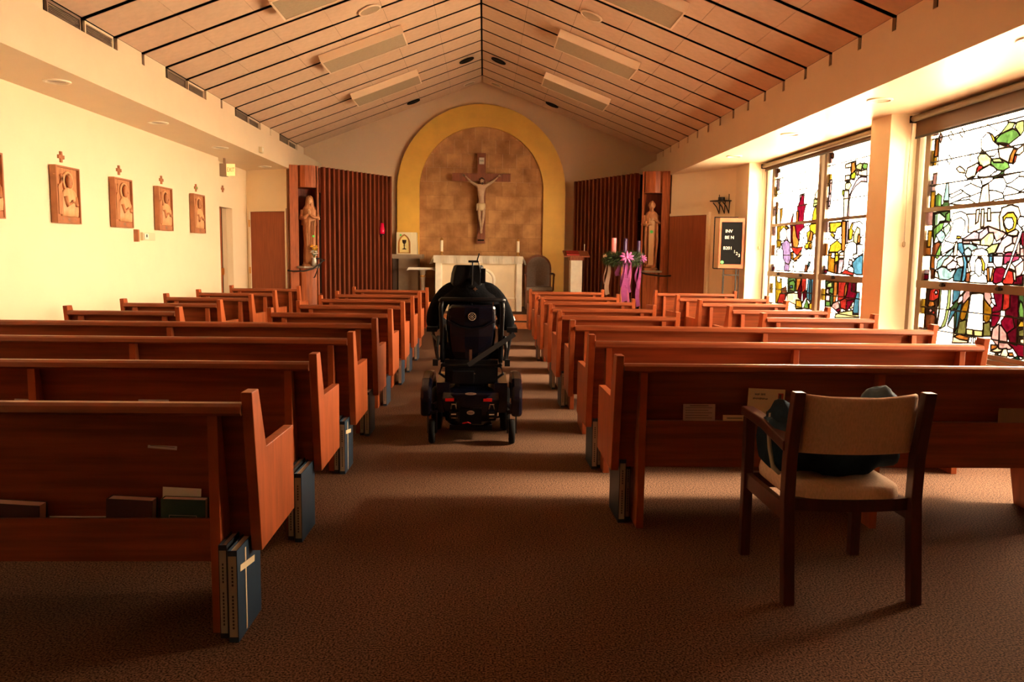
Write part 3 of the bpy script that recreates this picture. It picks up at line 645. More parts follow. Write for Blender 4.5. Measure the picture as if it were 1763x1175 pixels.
 ["fy",7.182,0.761,7.051,0.767,7.05,0.713,7.17,0.707],
 ["o",7.265,1.103,7.255,1.117,7.079,1.126,7.081,1.099,7.175,1.107],
 ["p",7.073,1.079,7.074,1.126,6.983,1.123,6.943,1.053,6.978,0.997,7.059,1.053],
 ["w",6.97,1.064,6.924,1.07,6.89,1.043,6.89,1.003,6.939,1.02],
 ["r",6.944,0.98,6.885,1.003,6.939,1.106,6.92,1.123,6.809,1.125,6.804,1.009,6.819,0.962,6.939,0.94],
 ["rr",6.8,0.97,6.799,1.126,6.715,1.126,6.705,1.002,6.76,0.973],
 ["dr",6.715,1.126,6.605,1.129,6.588,0.916,6.579,0.689,6.667,0.698,6.716,0.776,6.756,0.863,6.76,0.973,6.705,1.002],
 ["r",6.939,0.808,6.939,0.94,6.819,0.962,6.821,0.897,6.883,0.819],
 ["r",6.808,0.872,6.755,0.928,6.656,0.923,6.617,0.837,6.716,0.776,6.793,0.834],
 ["p",6.922,0.716,6.911,0.797,6.845,0.843,6.825,0.851,6.809,0.636,6.91,0.704],
 ["p",6.824,0.844,6.793,0.834,6.716,0.776,6.696,0.695,6.805,0.689],
 ["p",6.809,0.636,6.815,0.688,6.696,0.695,6.628,0.657,6.66,0.641,6.788,0.632],
 ["r",6.696,0.695,6.579,0.689,6.484,0.706,6.47,0.595,6.549,0.597,6.623,0.658],
 ["dg",6.605,1.129,6.536,1.132,6.509,0.91,6.579,0.916],
 ["g",6.591,0.978,6.579,1.067,6.549,1.05,6.518,0.984,6.511,0.922,6.571,0.93],
 ["bk",6.588,0.916,6.509,0.91,6.484,0.706,6.562,0.703],
 ["y",6.581,0.853,6.549,0.9,6.508,0.897,6.502,0.848,6.57,0.842],
 ["ol",6.565,0.766,6.567,0.817,6.5,0.835,6.492,0.768],
 ["f",6.539,0.744,6.49,0.755,6.484,0.706,6.535,0.713],
 ["f",7.51,0.604,7.485,0.7,7.295,0.705,7.258,0.681,7.263,0.631],
 ["o",7.493,0.67,7.401,0.701,7.247,0.689,7.254,0.653,7.395,0.652],
 ["w",7.252,0.633,7.236,0.69,7.202,0.694,7.207,0.638],
 ["w",7.179,0.641,7.18,0.692,7.146,0.696,7.151,0.644],
 ["o",6.918,0.603,6.915,0.657,6.822,0.661,6.839,0.633],
 ["f",6.918,0.597,6.839,0.633,6.787,0.626,6.748,0.63,6.794,0.598,6.896,0.592],
 ["o",6.855,0.591,6.775,0.607,6.838,0.54],
 ["lp",6.928,0.508,6.915,0.577,6.854,0.584,6.828,0.542,6.875,0.502],
 ["f",6.833,0.541,6.781,0.574,6.748,0.637,6.7,0.646,6.675,0.6,6.689,0.56,6.775,0.522,6.826,0.529],
 ["o",6.676,0.613,6.619,0.62,6.596,0.591,6.663,0.583],
 ["o",6.724,0.523,6.68,0.561,6.632,0.567,6.655,0.519],
 ["lp",6.853,0.492,6.825,0.522,6.734,0.521,6.733,0.508],
 ["dg",6.626,0.523,6.623,0.575,6.47,0.595,6.464,0.545],
 ["tg",6.626,0.523,6.612,0.564,6.559,0.596,6.507,0.558,6.514,0.539],
 ["lg",6.94,0.476,6.927,0.502,6.884,0.494,6.883,0.482],
 ["f",6.502,0.553,6.5,0.578,6.47,0.589,6.466,0.558]],
'b': [
 ["l~",12.295,2.755,12.279,1.889],
 ["l~",12.423,2.737,12.398,1.893],
 ["l~",12.331,2.022,12.255,1.205],
 ["br",12.412,2.767,12.295,2.755,12.303,2.714,12.405,2.714],
 ["pp",12.407,2.619,12.289,2.608,12.296,2.441,12.383,2.437],
 ["o",12.388,2.257,12.314,2.252,12.322,2.094,12.381,2.097],
 ["y",12.38,2.087,12.32,2.084,12.315,1.935,12.374,1.937],
 ["r",12.425,1.201,12.416,1.263,12.33,1.259,12.339,1.203],
 ["l~",11.567,2.492,11.477,2.484,11.487,2.465],
 ["l~",11.481,2.426,11.444,2.335],
 ["l~",11.629,2.378,11.571,2.334,11.618,2.298],
 ["l~",11.301,2.382,11.227,2.376],
 ["l~",11.108,2.376,11.081,2.355],
 ["l~",11.787,2.381,11.733,2.371],
 ["l~",11.912,2.309,11.842,2.192],
 ["l~",11.174,2.333,11.199,2.162],
 ["p",11.466,2.307,11.317,2.315,11.346,2.162,11.47,2.15],
 ["r",11.545,2.134,11.39,2.301,11.327,2.297,11.296,2.159,11.224,2.164,11.281,2.041,11.289,1.915,11.464,1.912,11.531,2.034],
 ["o",11.567,1.916,11.563,2.076,11.486,2.081,11.49,1.913],
 ["rr",11.78,1.925,11.669,2.091,11.682,1.991,11.698,1.911],
 ["y",12.199,1.941,12.226,2.142,12.114,2.157,12.124,2.022,12.171,1.94],
 ["yo",10.999,1.913,10.97,2.044,10.909,2.107,10.718,2.031,10.703,1.92],
 ["oc",10.849,2.001,10.862,2.104,10.718,2.031,10.735,1.995],
 ["f",10.948,2.231,10.932,2.287,10.848,2.336,10.79,2.239,10.876,2.208],
 ["lg",10.977,2.101,10.969,2.214,10.784,2.192,10.776,2.136],
 ["yo",12.313,1.888,11.972,1.899,11.841,1.86,11.926,1.792,12.124,1.833,12.168,1.678,12.283,1.668],
 ["y",11.969,1.876,11.872,1.861,11.894,1.791],
 ["r",11.782,1.881,11.692,1.889,11.283,1.897,11.248,1.84,11.41,1.778,11.415,1.597,11.527,1.553,11.677,1.554,11.728,1.705],
 ["o",11.69,1.878,11.599,1.875,11.518,1.712,11.421,1.642,11.465,1.529,11.613,1.53,11.682,1.704],
 ["rr",11.709,1.566,11.468,1.552,11.267,1.562,11.317,1.506,11.453,1.438,11.607,1.484],
 ["o",11.595,1.392,11.453,1.438,11.318,1.517,11.336,1.438,11.473,1.37,11.561,1.363],
 ["yo",11.208,1.539,11.155,1.771,11.032,1.876,10.756,1.877,10.749,1.728,10.906,1.732,10.973,1.635,10.986,1.527],
 ["oc",11.07,1.549,11.05,1.604,10.959,1.624,10.959,1.526],
 ["o",11.082,1.637,11.019,1.778,10.936,1.754,10.96,1.635],
 ["w",11.246,1.617,11.249,1.851,11.085,1.867,11.048,1.79,11.153,1.76,11.105,1.604],
 ["w",11.395,1.665,11.409,1.766,11.285,1.696,11.165,1.638,11.184,1.572,11.332,1.619],
 ["yo",12.269,1.559,12.3,1.668,12.101,1.665,12.121,1.569],
 ["w",12.185,1.799,12.031,1.866,11.929,1.816,11.912,1.686,12.067,1.653,12.168,1.678],
 ["lp",11.916,1.721,11.931,1.827,11.748,1.857,11.717,1.624,11.811,1.637],
 ["pu",12.095,1.617,11.91,1.674,11.748,1.624,11.686,1.391,11.766,1.297,11.961,1.342],
 ["w",12.271,1.449,12.249,1.534,12.119,1.557,12.015,1.509,11.999,1.389,11.929,1.342,11.943,1.211,12.238,1.205],
 ["pu",11.943,1.211,11.927,1.331,11.735,1.298,11.722,1.204],
 ["w",11.739,1.215,11.735,1.298,11.683,1.368,11.586,1.323,11.6,1.207],
 ["oc",11.686,1.391,11.698,1.484,11.609,1.496,11.592,1.369],
 ["w",11.54,1.208,11.589,1.346,11.442,1.359,11.281,1.45,11.231,1.506,11.095,1.527,11.033,1.472,11.023,1.395,11.066,1.307,11.163,1.205],
 ["w",10.926,1.483,10.926,1.678,10.802,1.74,10.733,1.706,10.722,1.525,10.771,1.504,10.777,1.354,10.811,1.213,11.08,1.207,10.963,1.352],
 ["db",11.061,1.274,11.044,1.351,10.99,1.352,10.983,1.297],
 ["br",11.165,1.216,11.149,1.306,11.066,1.307,11.059,1.252,11.108,1.206],
 ["yo",12.277,1.119,12.226,1.12,12.022,1.078,11.971,0.935,12.006,0.717,12.221,0.703],
 ["br",11.974,0.719,12.003,0.934,11.817,0.977,11.773,0.885,11.846,0.726],
 ["w",12.21,1.12,12.077,1.124,12.081,1.027,12.181,1.036],
 ["rr",12.154,0.708,12.058,0.859,11.834,0.87,11.846,0.72],
 ["w",12.028,1.119,11.679,1.112,11.671,1.053,11.792,1.026,11.848,0.976,11.951,1.032],
 ["dg",11.772,1.109,11.469,1.118,11.414,0.925,11.742,0.886],
 ["g",11.703,0.947,11.702,1.052,11.553,1.081,11.473,1.037,11.501,0.909],
 ["b",11.674,0.96,11.664,0.995,11.573,0.999,11.568,0.964],
 ["o",11.43,0.936,11.438,1.107,11.265,1.118,11.308,1.009,11.384,0.926],
 ["dr",11.384,0.926,11.26,1.079,11.211,0.923,11.218,0.765,11.343,0.837],
 ["rr",11.253,1.023,11.237,1.119,11.082,1.118,11.077,0.974,11.118,0.86,11.181,0.913],
 ["dr",11.162,0.768,11.181,0.913,11.077,0.974,11.049,0.864],
 ["b",11.044,0.931,11.014,1.12,10.773,1.122,10.763,0.944,10.797,0.801,10.915,0.783,11.032,0.843],
 ["db",10.962,0.935,10.958,1.111,10.904,1.113,10.864,0.808,10.946,0.814],
 ["f",11.771,0.755,11.756,0.874,11.529,0.896,11.351,0.894,11.343,0.837,11.193,0.789,11.164,0.678,11.408,0.661,11.447,0.728,11.694,0.759],
 ["y",11.41,0.672,11.412,0.799,11.223,0.798,11.18,0.688],
 ["g",11.137,0.691,11.044,0.831,10.969,0.78,10.957,0.692],
 ["y",10.93,0.694,10.94,0.771,10.81,0.801,10.809,0.697]],
'c': [
 ["l~",10.399,2.752,10.435,1.914],
 ["l~",10.503,2.774,10.503,1.907],
 ["l~",10.416,1.868,10.41,1.211],
 ["l~",10.496,1.871,10.504,1.209],
 ["br",10.503,2.774,10.412,2.763,10.415,2.702,10.495,2.716],
 ["p",10.48,2.427,10.412,2.426,10.423,2.25,10.48,2.254],
 ["pp",10.49,2.245,10.422,2.245,10.435,2.088,10.491,2.081],
 ["r",10.545,1.208,10.523,1.249,10.415,1.251,10.422,1.205],
 ["f",10.056,2.582,9.904,2.592,9.766,2.595,9.753,2.495,9.768,2.461,9.885,2.446,9.906,2.529,10.05,2.535],
 ["o",9.885,2.446,9.883,2.581,9.804,2.59,9.763,2.496,9.807,2.456],
 ["f",9.685,2.417,9.69,2.462,9.464,2.465,9.453,2.377,9.625,2.403],
 ["f",10.038,2.442,9.904,2.439,9.895,2.365,10.039,2.369],
 ["g",9.599,2.497,9.568,2.546,9.453,2.524,9.464,2.465,9.538,2.464],
 ["lg",9.753,2.495,9.758,2.531,9.664,2.556,9.586,2.539,9.614,2.463],
 ["gy",9.877,2.382,9.884,2.437,9.789,2.472,9.745,2.432,9.775,2.363],
 ["f",9.745,2.432,9.731,2.475,9.69,2.462,9.702,2.401],
 ["w",9.667,2.504,9.634,2.474,9.597,2.479,9.613,2.454],
 ["pp",9.907,1.91,9.918,2.149,9.84,2.252,9.734,2.351,9.624,2.394,9.452,2.369,9.444,2.307,9.597,2.329,9.745,2.28,9.835,2.215,9.883,2.119,9.857,1.917],
 ["f",10.022,1.915,10.056,2.26,9.92,2.249,9.907,2.148,9.917,1.91],
 ["gy",10.103,2.217,10.089,2.272,10.045,2.259,10.045,2.176],
 ["fy",10.027,2.276,10.015,2.348,9.893,2.347,9.847,2.307,9.92,2.249],
 ["yo",10.429,1.869,10.071,1.866,10.066,1.822,10.187,1.793,10.23,1.739,10.387,1.743],
 ["w",10.229,1.728,10.187,1.793,10.064,1.811,10.051,1.713,10.118,1.648,10.245,1.651],
 ["y",10.382,1.71,10.335,1.748,10.252,1.706,10.272,1.662],
 ["yo",10.392,1.484,10.364,1.574,10.167,1.638,10.034,1.581,10.026,1.516,10.146,1.483],
 ["o",10.024,1.505,10.06,1.876,9.95,1.872,9.926,1.591,9.927,1.505,9.974,1.494],
 ["pp",9.914,1.591,9.926,1.871,9.866,1.868,9.866,1.59],
 ["yo",9.835,1.633,9.851,1.75,9.781,1.844,9.688,1.84,9.724,1.768,9.754,1.642],
 ["oc",10.399,1.234,10.404,1.473,10.3,1.484,10.121,1.483,10.104,1.351,10.136,1.207],
 ["w",10.318,1.416,10.299,1.478,10.222,1.478,10.213,1.406],
 ["yo",10.205,1.35,10.197,1.484,10.107,1.472,10.094,1.373],
 ["br",10.201,1.216,10.202,1.328,10.129,1.351,10.11,1.207],
 ["w",9.771,1.769,9.734,1.842,9.577,1.856,9.483,1.812,9.467,1.688,9.549,1.638],
 ["f",10.086,1.406,10.071,1.483,9.949,1.494,9.938,1.407],
 ["pp",10.098,1.207,10.085,1.395,9.937,1.396,9.986,1.21],
 ["w",9.934,1.375,9.928,1.515,9.843,1.601,9.705,1.62,9.631,1.577,9.619,1.482,9.723,1.398,9.806,1.311,9.824,1.268,10.011,1.21,9.925,1.31],
 ["fy",9.704,1.609,9.715,1.694,9.636,1.791,9.554,1.762,9.522,1.606,9.608,1.576],
 ["o",9.61,1.587,9.591,1.701,9.544,1.69,9.532,1.596],
 ["w",9.593,1.461,9.608,1.576,9.474,1.575,9.439,1.472,9.588,1.419,9.677,1.398,9.696,1.461],
 ["b",9.68,1.25,9.706,1.355,9.588,1.419,9.439,1.472,9.427,1.214,9.584,1.21,9.655,1.229],
 ["lp",9.793,1.397,9.697,1.377,9.712,1.313,9.808,1.333],
 ["w",9.825,1.279,9.735,1.312,9.662,1.282,9.655,1.229,9.797,1.247],
 ["rr",9.998,1.21,9.896,1.267,9.797,1.247,9.655,1.229,9.651,1.197],
 ["dg",10.402,0.846,10.45,1.107,10.2,1.11,10.177,0.836,10.258,0.763,10.418,0.764],
 ["lg",10.398,1.018,10.379,1.075,10.25,1.103,10.24,1.024],
 ["g",10.337,0.963,10.292,1.022,10.19,1.037,10.203,0.936],
 ["lp",10.429,0.947,10.396,1.006,10.33,1.009,10.32,0.93],
 ["lp",10.415,0.845,10.414,0.937,10.279,0.921,10.295,0.84],
 ["g",10.406,0.776,10.415,0.845,10.269,0.842,10.26,0.774],
 ["o",10.19,0.835,10.186,1.105,10.085,1.108,10.079,0.964,10.113,0.84],
 ["rr",10.053,0.866,10.06,1.109,9.781,1.119,9.809,0.967,9.849,0.91,9.991,0.869],
 ["r",9.849,0.91,9.809,0.967,9.781,1.119,9.55,1.127,9.551,0.958,9.634,0.89,9.774,0.882],
 ["o",9.873,0.909,9.868,1.051,9.828,1.117,9.793,1.032,9.83,0.944],
 ["rr",9.991,0.869,9.849,0.91,9.774,0.882,9.806,0.761,9.954,0.773],
 ["r",9.797,0.881,9.568,0.915,9.652,0.847,9.758,0.764,9.807,0.772],
 ["b",9.618,0.763,9.588,0.893,9.534,1.001,9.467,1.004,9.456,0.744,9.591,0.734],
 ["dr",9.684,1.005,9.686,1.111,9.571,1.115,9.579,0.999],
 ["p",10.221,0.777,10.188,0.824,10.028,0.867,9.978,0.771,10.1,0.74],
 ["r",10.1,0.74,9.98,0.782,9.962,0.739,10.047,0.722],
 ["f",9.714,0.789,9.653,0.857,9.635,0.805,9.666,0.781],
 ["w",9.971,0.716,9.929,0.774,9.855,0.768,9.896,0.705],
 ["fy",10.093,0.685,9.972,0.722,9.619,0.774,9.612,0.721,9.454,0.733,9.449,0.692,10.112,0.639]]}
def mirror(shapes, a, b, keep):                      # a plainer relative of a drawing for the unit beyond the frame's edge
    out = []
    for s in shapes[::1]:
        if s[0] in keep: out.append([s[0]] + [round((a+b-v), 3) if i % 2 == 0 else v for i, v in enumerate(s[1:])])
    return out
dd = [[s[0]]+[round(v-1.93, 3) if i % 2 == 0 else v for i, v in enumerate(s[1:])] for s in DRAW['b'] if not s[0].endswith('~')]
window(1, [(6.35, 8.075, DRAW['a']), (4.40, 6.14, [[s[0]]+[round(v-4.38, 3) if i % 2 == 0 else v for i, v in enumerate(s[1:])] for s in DRAW['c']])], 4.24, 8.27, 'dark roller blind rolled up over the large stained glass window nearest the camera', 2.66)
LWS[0] = 1.25                                                # this window's cames are the heavier ones
window(2, [(10.73, 12.45, DRAW['b']), (8.82, 10.52, DRAW['c'])], 8.73, 12.70, 'dark roller blind rolled up over the stained glass window between the two piers', 2.78)
# ================================================================ PEWS
def end_panel(name, m, parent, x0, x1):
    bm = B(); prism(bm, [(0, .90), (.085, .90), (.175, .665), (.595, .655), (.595, .285), (.09, .285)], x0, x1, 'x'); return finish(name, bm, m, parent, bevel=0.003)
def make_pew(label, x0, x1, yr, sup, group, side, ends=(1, 1), rz=0.0):
    """x0..x1: outer faces of the two ends; yr: rear edge of the end posts"""
    t = empty('pew', (x0, yr, 0), rz); tag(t, label, 'pew', group); L = x1-x0; T = 0.04
    end_panel('end_panel', WOOD, t, 0, T); end_panel('end_panel', WOOD, t, L-T, L)
    bm = B(); prism(bm, [(-0.012, .826), (-0.004, .848), (0.012, .858), (.045, .858), (.058, .850), (.058, .815), (0.0, .815)], T, L-T, 'x'); finish('top_rail', bm, WOODX, t)
    bm = B(); prism(bm, [(.058, .83), (.078, .83), (.15, .43), (.13, .30), (.11, .30), (.125, .43)], T, L-T, 'x'); finish('back_panel', bm, WOODX, t)
    bm = B(); prism(bm, [(.15, .405), (.15, .43), (.56, .445), (.585, .435), (.585, .41), (.56, .405)], T, L-T, 'x'); finish('seat', bm, WOODX, t, bevel=0.003)
    z0, z1 = (.27, .43) if side < 0 else (.33, .54)
    xs = sorted(x-x0 for x in sup)
    for x in xs:
        bm = B(); prism(bm, [(.012, 0), (.012, .814), (.056, .814), (.056, .80), (.122, .43), (.55, .404), (.44, 0)], x-.0185, x+.0185, 'x'); finish('support', bm, WOOD, t, bevel=0.002)
    cuts = [T] + [v for x in xs for v in (x-.0187, x+.0187)] + [L-T]
    rb = B(); rl = B(); rf = B()
    for a, b in zip(cuts[0::2], cuts[1::2]):
        if b-a < 0.25: continue
        box(rb, a, b, .022, .036, z0, z1); box(rf, a, b, .036, .108, z0, z0+.012)
        if side > 0: box(rl, a, b, .006, .036, z1, z1+.028)
        else: rl
    finish('rack_board', rb, WOODX, t); finish('rack_floor', rf, WOODX, t)
    if side > 0: finish('rack_ledge', rl, WOODX, t)
    else: rl.free()
    return t
LY = [2.82, 3.92, 5.02, 6.10, 7.12, 8.22, 9.32, 10.37, 11.72]
RY = [3.95, 5.00, 6.12, 7.12, 8.12, 9.27, 10.37, 11.72]
ORD = ('first', 'second', 'third', 'fourth', 'fifth', 'sixth', 'seventh', 'eighth', 'ninth')
GP = 'oak pews in rows'
LS = {0: (-.966, -2.25, -3.6), 1: (-.966, -2.21, -3.6), 2: (-.966, -2.2, -3.6), 3: (-.966, -2.39, -3.85)}
for i, y in enumerate(LY):
    if i < 4: make_pew('long oak pew left of the aisle, %s row from the camera' % ORD[i], -4.02, -.82, y, LS[i], GP, -1)
    else:
        make_pew('short oak pew just left of the aisle, %s row from the camera' % ORD[i], -1.925, -.82, y, (-.966, -1.78), GP, -1)
        make_pew('short oak pew beside the left wall, %s row from the camera' % ORD[i], -3.70, -2.69, y, (-2.83, -3.56), GP, -1)
RS = {0: (.815, 2.04, 3.1), 1: (.80, 2.01, 3.1), 2: (.80, 2.19, 3.35)}
for i, y in enumerate(RY):
    if i < 3: make_pew('long oak pew right of the aisle, %s row from the camera' % ORD[i], .67, (3.27, 3.27, 3.53)[i], y, RS[i], GP, 1, rz=(0, 0, -0.03)[i])
    else:
        make_pew('short oak pew just right of the aisle, %s row from the camera' % ORD[i], .665, 1.775, y, (.81, 1.63), GP, 1)
        make_pew('short oak pew under the stained glass windows, %s row from the camera' % ORD[i], 2.53, 3.60 if i < 6 else 3.76, y, (2.68, 3.45 if i < 6 else 3.6), GP, 1)
# ---------------------------------------------------------------- books
NAVY = mat('navy_binder', (0.009, 0.030, 0.060), 0.5, 0.1, 12); SPINE = mat('pale_spine', (0.40, 0.33, 0.26), 0.6); BLKB = mat('black_binder', (0.012, 0.014, 0.02), 0.5); INK = mat('ink', (0.04, 0.03, 0.03), 0.7)
TAPE = mat('cream_tape', (0.80, 0.62, 0.38), 0.6)
def binder(x, y, label, group, cross=False, lean=0.0, m=NAVY, d=0.27, h=0.34, w=0.035):
    """a music binder standing upright on the carpet under a pew end; its spine faces the camera"""
    t = empty('music_binder', (x, y, 0), lean); tag(t, label, 'book', group)
    quick('cover', m, t, (-w/2, -w/2+.003, 0, d, 0, h), (w/2-.003, w/2, 0, d, 0, h), (-w/2+.003, w/2-.003, 0, .004, 0, h))
    quick('pages', WHITE, t, (-w/2+.005, w/2-.005, .006, d-.008, .006, h-.008))
    quick('spine_label', SPINE, t, (-w/2+.003, w/2-.003, -.0015, 0, .02, h-.02))
    bm = B()
    for k in range(16): box(bm, -w*.09, w*.09, -.0022, -.0016, .05+k*.013+(.03 if k > 9 else 0), .058+k*.013+(.03 if k > 9 else 0))
    o = finish('spine_print', bm, INK, t); o['kind'] = 'stuff'
    if cross:
        bm = B(); box(bm, w/2, w/2+.0015, .085, .097, .01, h-.02); M = Matrix.Translation((0, .10, .255)) @ Matrix.Rotation(-.15, 4, 'X'); box(bm, w/2+.0015, w/2+.003, -.075, .09, -.012, .012, M)
        finish('cross_tape', bm, TAPE, t)
    return t
GB = 'music binders on the floor at the pew ends'
for i, (row, dx, cr, n) in enumerate(((0, 0, 1, 2), (1, 0, 0, 2), (2, 0, 1, 2), (3, 0, 0, 2), (4, 0, 0, 1), (5, 0, 0, 1), (6, 0, 0, 1), (7, 0, 0, 1))):
    y = LY[row]; cr_l = ' with cream tape cross' if cr else ''
    off = (-.06, -.16, -.06, -.08, .12, .20, .02, .02)[row]
    binder(-.885 if row != 4 else -.90, y+off, 'navy binder%s left of the aisle, under the %s pew end' % (cr_l, ORD[row]), GB, bool(cr), -.02)
    if n == 2: binder(-.928, y+off+.03, 'black binder beside a navy one, left of aisle, under the %s pew end' % ORD[row], GB, False, -.01, BLKB, h=.35, w=.03)
for row in (0, 1, 3, 4, 6):
    y = RY[row]
    binder(.735, y+.10, 'navy binder with pale spine right of the aisle, under the %s pew end' % ORD[row], GB, False, .02)
    if row < 4: binder(.772, y+.14, 'black binder beside a navy one, right of aisle, under the %s pew end' % ORD[row], GB, False, .01, BLKB, h=.30, w=.024)
def bible(x, y, z, w, d, h, m, tilt, label, extra=None):
    t = empty('bible', (x, y, z)); t.rotation_euler = (0, tilt, 0); tag(t, label, 'book', 'books in the rack of the nearest left pew')
    quick('cover', m, t, (0, w, 0, .003, 0, h), (0, w, d-.003, d, 0, h), (0, .003, .003, d-.003, 0, h))
    quick('pages', mat('book_pages', (0.85, 0.58, 0.52), 0.8), t, (.004, w-.004, .003, d-.003, .004, h-.002)); return t
MAR = mat('maroon_cover', (0.055, 0.010, 0.012), 0.5); GRN = mat('green_cover', (0.010, 0.045, 0.032), 0.5)
y0 = LY[0]
bible(-1.83, y0+.042, .283, .215, .055, .20, MAR, .06, 'thick maroon bible with worn pink page edges, far left of the nearest rack')
bible(-1.375, y0+.042, .283, .165, .05, .215, MAR, .05, 'thick maroon bible leaning beside the green book in the nearest rack')
t = bible(-1.175, y0+.040, .283, .16, .04, .215, GRN, .03, 'dark green hymn book with a framed picture on its cover in the nearest rack')
quick('cover_picture', SPINE, t, (.03, .13, -.0015, 0, .155, .157), (.03, .032, -.0015, 0, .03, .155), (.128, .13, -.0015, 0, .03, .155))
def sheet(name, label, x, y, z, w, h, rz=0, rx=0.0, m=WHITE, group=None, ry=0.0, cat='paper'):
    t = empty(name, (x, y, z), rz); t.rotation_euler = (rx, ry, rz); tag(t, label, cat, group)
    quick('sheet', m, t, (0, w, 0, .0012, 0, h)); return t
sheet('song_sheet', 'white folded song sheets sticking up behind the green hymn book', -1.19, y0+.086, .285, .14, .245, ry=.05)
sheet('prayer_card', 'long white card lying in the nearest left rack between two bibles', -1.57, y0+.044, .30, .235, .132, m=WHITE)
TINT = mat('worn_label', (0.55, 0.42, 0.38), 0.7); PINK = mat('pinkish_notice', (0.40, 0.26, 0.23), 0.8); YELC = mat('yellowed_card', (0.62, 0.45, 0.24), 0.8)
def label_strip(nm, label, x, y, z, w, h, lines=1, ry=.0, group='paper labels stuck to pew backs'):
    # stuck on the sloping back panel: local y comes from the panel's slope
    t = empty('paper_label', (x, y+.058+(.83-z)*.1675-.0025, z)); t.rotation_euler = (-.166, ry, 0); tag(t, label, 'label', group)
    quick('sheet', TINT, t, (0, w, -.001, .0005, 0, h)); bm = B()
    for k in range(lines): box(bm, w*.08, w*.92, -.0016, -.001, h*(.35+.4*k/max(1, lines)), h*(.35+.4*k/max(1, lines))+.0025)
    finish('print', bm, mat('pale_ink', (0.2, 0.12, 0.11), 0.8), t)
label_strip('a', 'narrow paper label on the nearest left pew back above the books', -1.225, y0, .678, .105, .024, ry=.08)
label_strip('b', 'narrow faded paper label on the second left pew back, toward the wall', -2.34, LY[1], .64, .14, .028, ry=.04)
label_strip('c', 'narrow faded paper label on the second left pew back, nearer the aisle', -1.73, LY[1], .64, .15, .028)
r0 = RY[0]
t = sheet('notice_card', 'pinkish printed notice card standing on the rack ledge of the nearest right pew', 1.02, r0+.012, .569, .165, .085, rx=-.06, m=PINK, ry=.0)
bm = B()
for k in range(5): box(bm, .012, .15-(k % 2)*.02, -.0006, 0, .012+k*.013, .016+k*.013)
box(bm, .035, .13, -.0006, 0, .073, .080); finish('print', bm, mat('pale_ink', (0.2, 0.12, 0.11), 0.8), t)
t = sheet('offering_card', 'small yellowed card lying low on the rack ledge beside the big card', 1.225, r0+.010, .569, .125, .03, m=YELC)
quick('print', INK, t, (.02, .10, -.0006, 0, .012, .016))
t = sheet('big_card', 'large cream card with lettering and a small red and black picture, near the chair', 1.345, r0+.004, .625, .19, .115, m=YELC, ry=.04, rx=-.02)
bm = B(); rp = random.Random(3)
for z_, xa, xb, h_ in ((.086, .035, .058, .006), (.086, .066, .090, .006), (.064, .026, .100, .005)):
    x_ = xa
    while x_ < xb: w_ = rp.uniform(.002, .004); box(bm, x_, x_+w_, -.0008, 0, z_-h_*rp.uniform(.5, 1), z_+h_*rp.uniform(.5, 1)); x_ += w_+.0022
o = finish('handwriting', bm, INK, t); o['kind'] = 'stuff'
quick('picture', mat('card_red', (0.35, 0.03, 0.03), 0.7), t, (.155, .182, -.0006, 0, .02, .095)); quick('picture_figure', INK, t, (.160, .172, -.0010, -.0006, .04, .09), (.168, .178, -.0010, -.0006, .022, .06))
quick('card_holder', YELC, t, (.02, .10, .002, .006, -.055, 0.0))
sheet('envelope', 'faint tan envelope on the rack ledge at the far right of the nearest right pew', 2.66, r0+.008, .569, .17, .075, m=mat('tan_envelope', (0.22, 0.13, 0.07), 0.8))
sheet('missalette', 'white leaflet standing on the seat of a short pew under the windows', 3.27, RY[5]+.22, .44, .16, .20, rx=-.25, ry=.15)
sheet('missalette', 'white leaflet lying on the front short pew by the advent wreath', 2.78, RY[6]+.20, .452, .12, .16, rx=-.4)
t = empty('white_mug', (-.88, LY[2]+.36, .445)); tag(t, 'white mug standing on the seat of the third left pew at its aisle end', 'mug')
bm = B(); lathe(bm, [(.032, 0), (.036, .03), (.038, .24), (.034, .24), (.031, .02)], n=20); finish('cup', bm, WHITE, t, smooth=True)
bm = B(); tube(bm, [(.036, 0, .06), (.062, 0, .09), (.066, 0, .15), (.055, 0, .20), (.036, 0, .215)], .006, 8); finish('handle', bm, WHITE, t, smooth=True)
t.location = (-.905, LY[2]+.40, .445)

# ================================================================ ARMCHAIR WITH THE JACKET
t = empty('armchair', (1.508, 3.09, 0)); tag(t, 'dark wooden armchair with cream woven back and seat in the foreground', 'chair')
W2 = .285
def leg_m(x0, x1, pts): bm = B(); prism(bm, pts, x0, x1, 'x'); return finish('leg', bm, CHAIRW, t, bevel=.004)
for s in (-1, 1):
    xa, xb = (-W2, -W2+.045) if s < 0 else (W2-.045, W2)
    leg_m(xa, xb, [(-.045, 0), (.005, 0), (.06, .42), (.055, .60), (-.005, .875), (-.05, .875), (0, .60), (.005, .42)])     # rear leg rises as back post
    leg_m(xa, xb, [(.50, 0), (.545, 0), (.555, .66), (.505, .66)])
    bm = B(); prism(bm, [(.03, .62), (.03, .665), (.30, .70), (.57, .705), (.575, .665), (.30, .655)], xa-.006, xb+.006, 'x'); finish('armrest', bm, CHAIRW, t, bevel=.006)
    quick('side_rail', CHAIRW, t, (xa+.01, xb-.01, .055, .50, .33, .40))
quick('front_rail', CHAIRW, t, (-W2+.045, W2-.045, .505, .535, .33, .40))
bm = B(); prism(bm, [(x, .035-.03*(1-(x/.24)**2)) for x in [-.24+.48*i/10 for i in range(11)]] + [(x, .06-.03*(1-(x/.24)**2)) for x in [.24-.48*i/10 for i in range(11)]], .375, .425, 'z'); finish('rear_rail', bm, CHAIRW, t)
bm = B(); R = []                                         # curved upholstered back
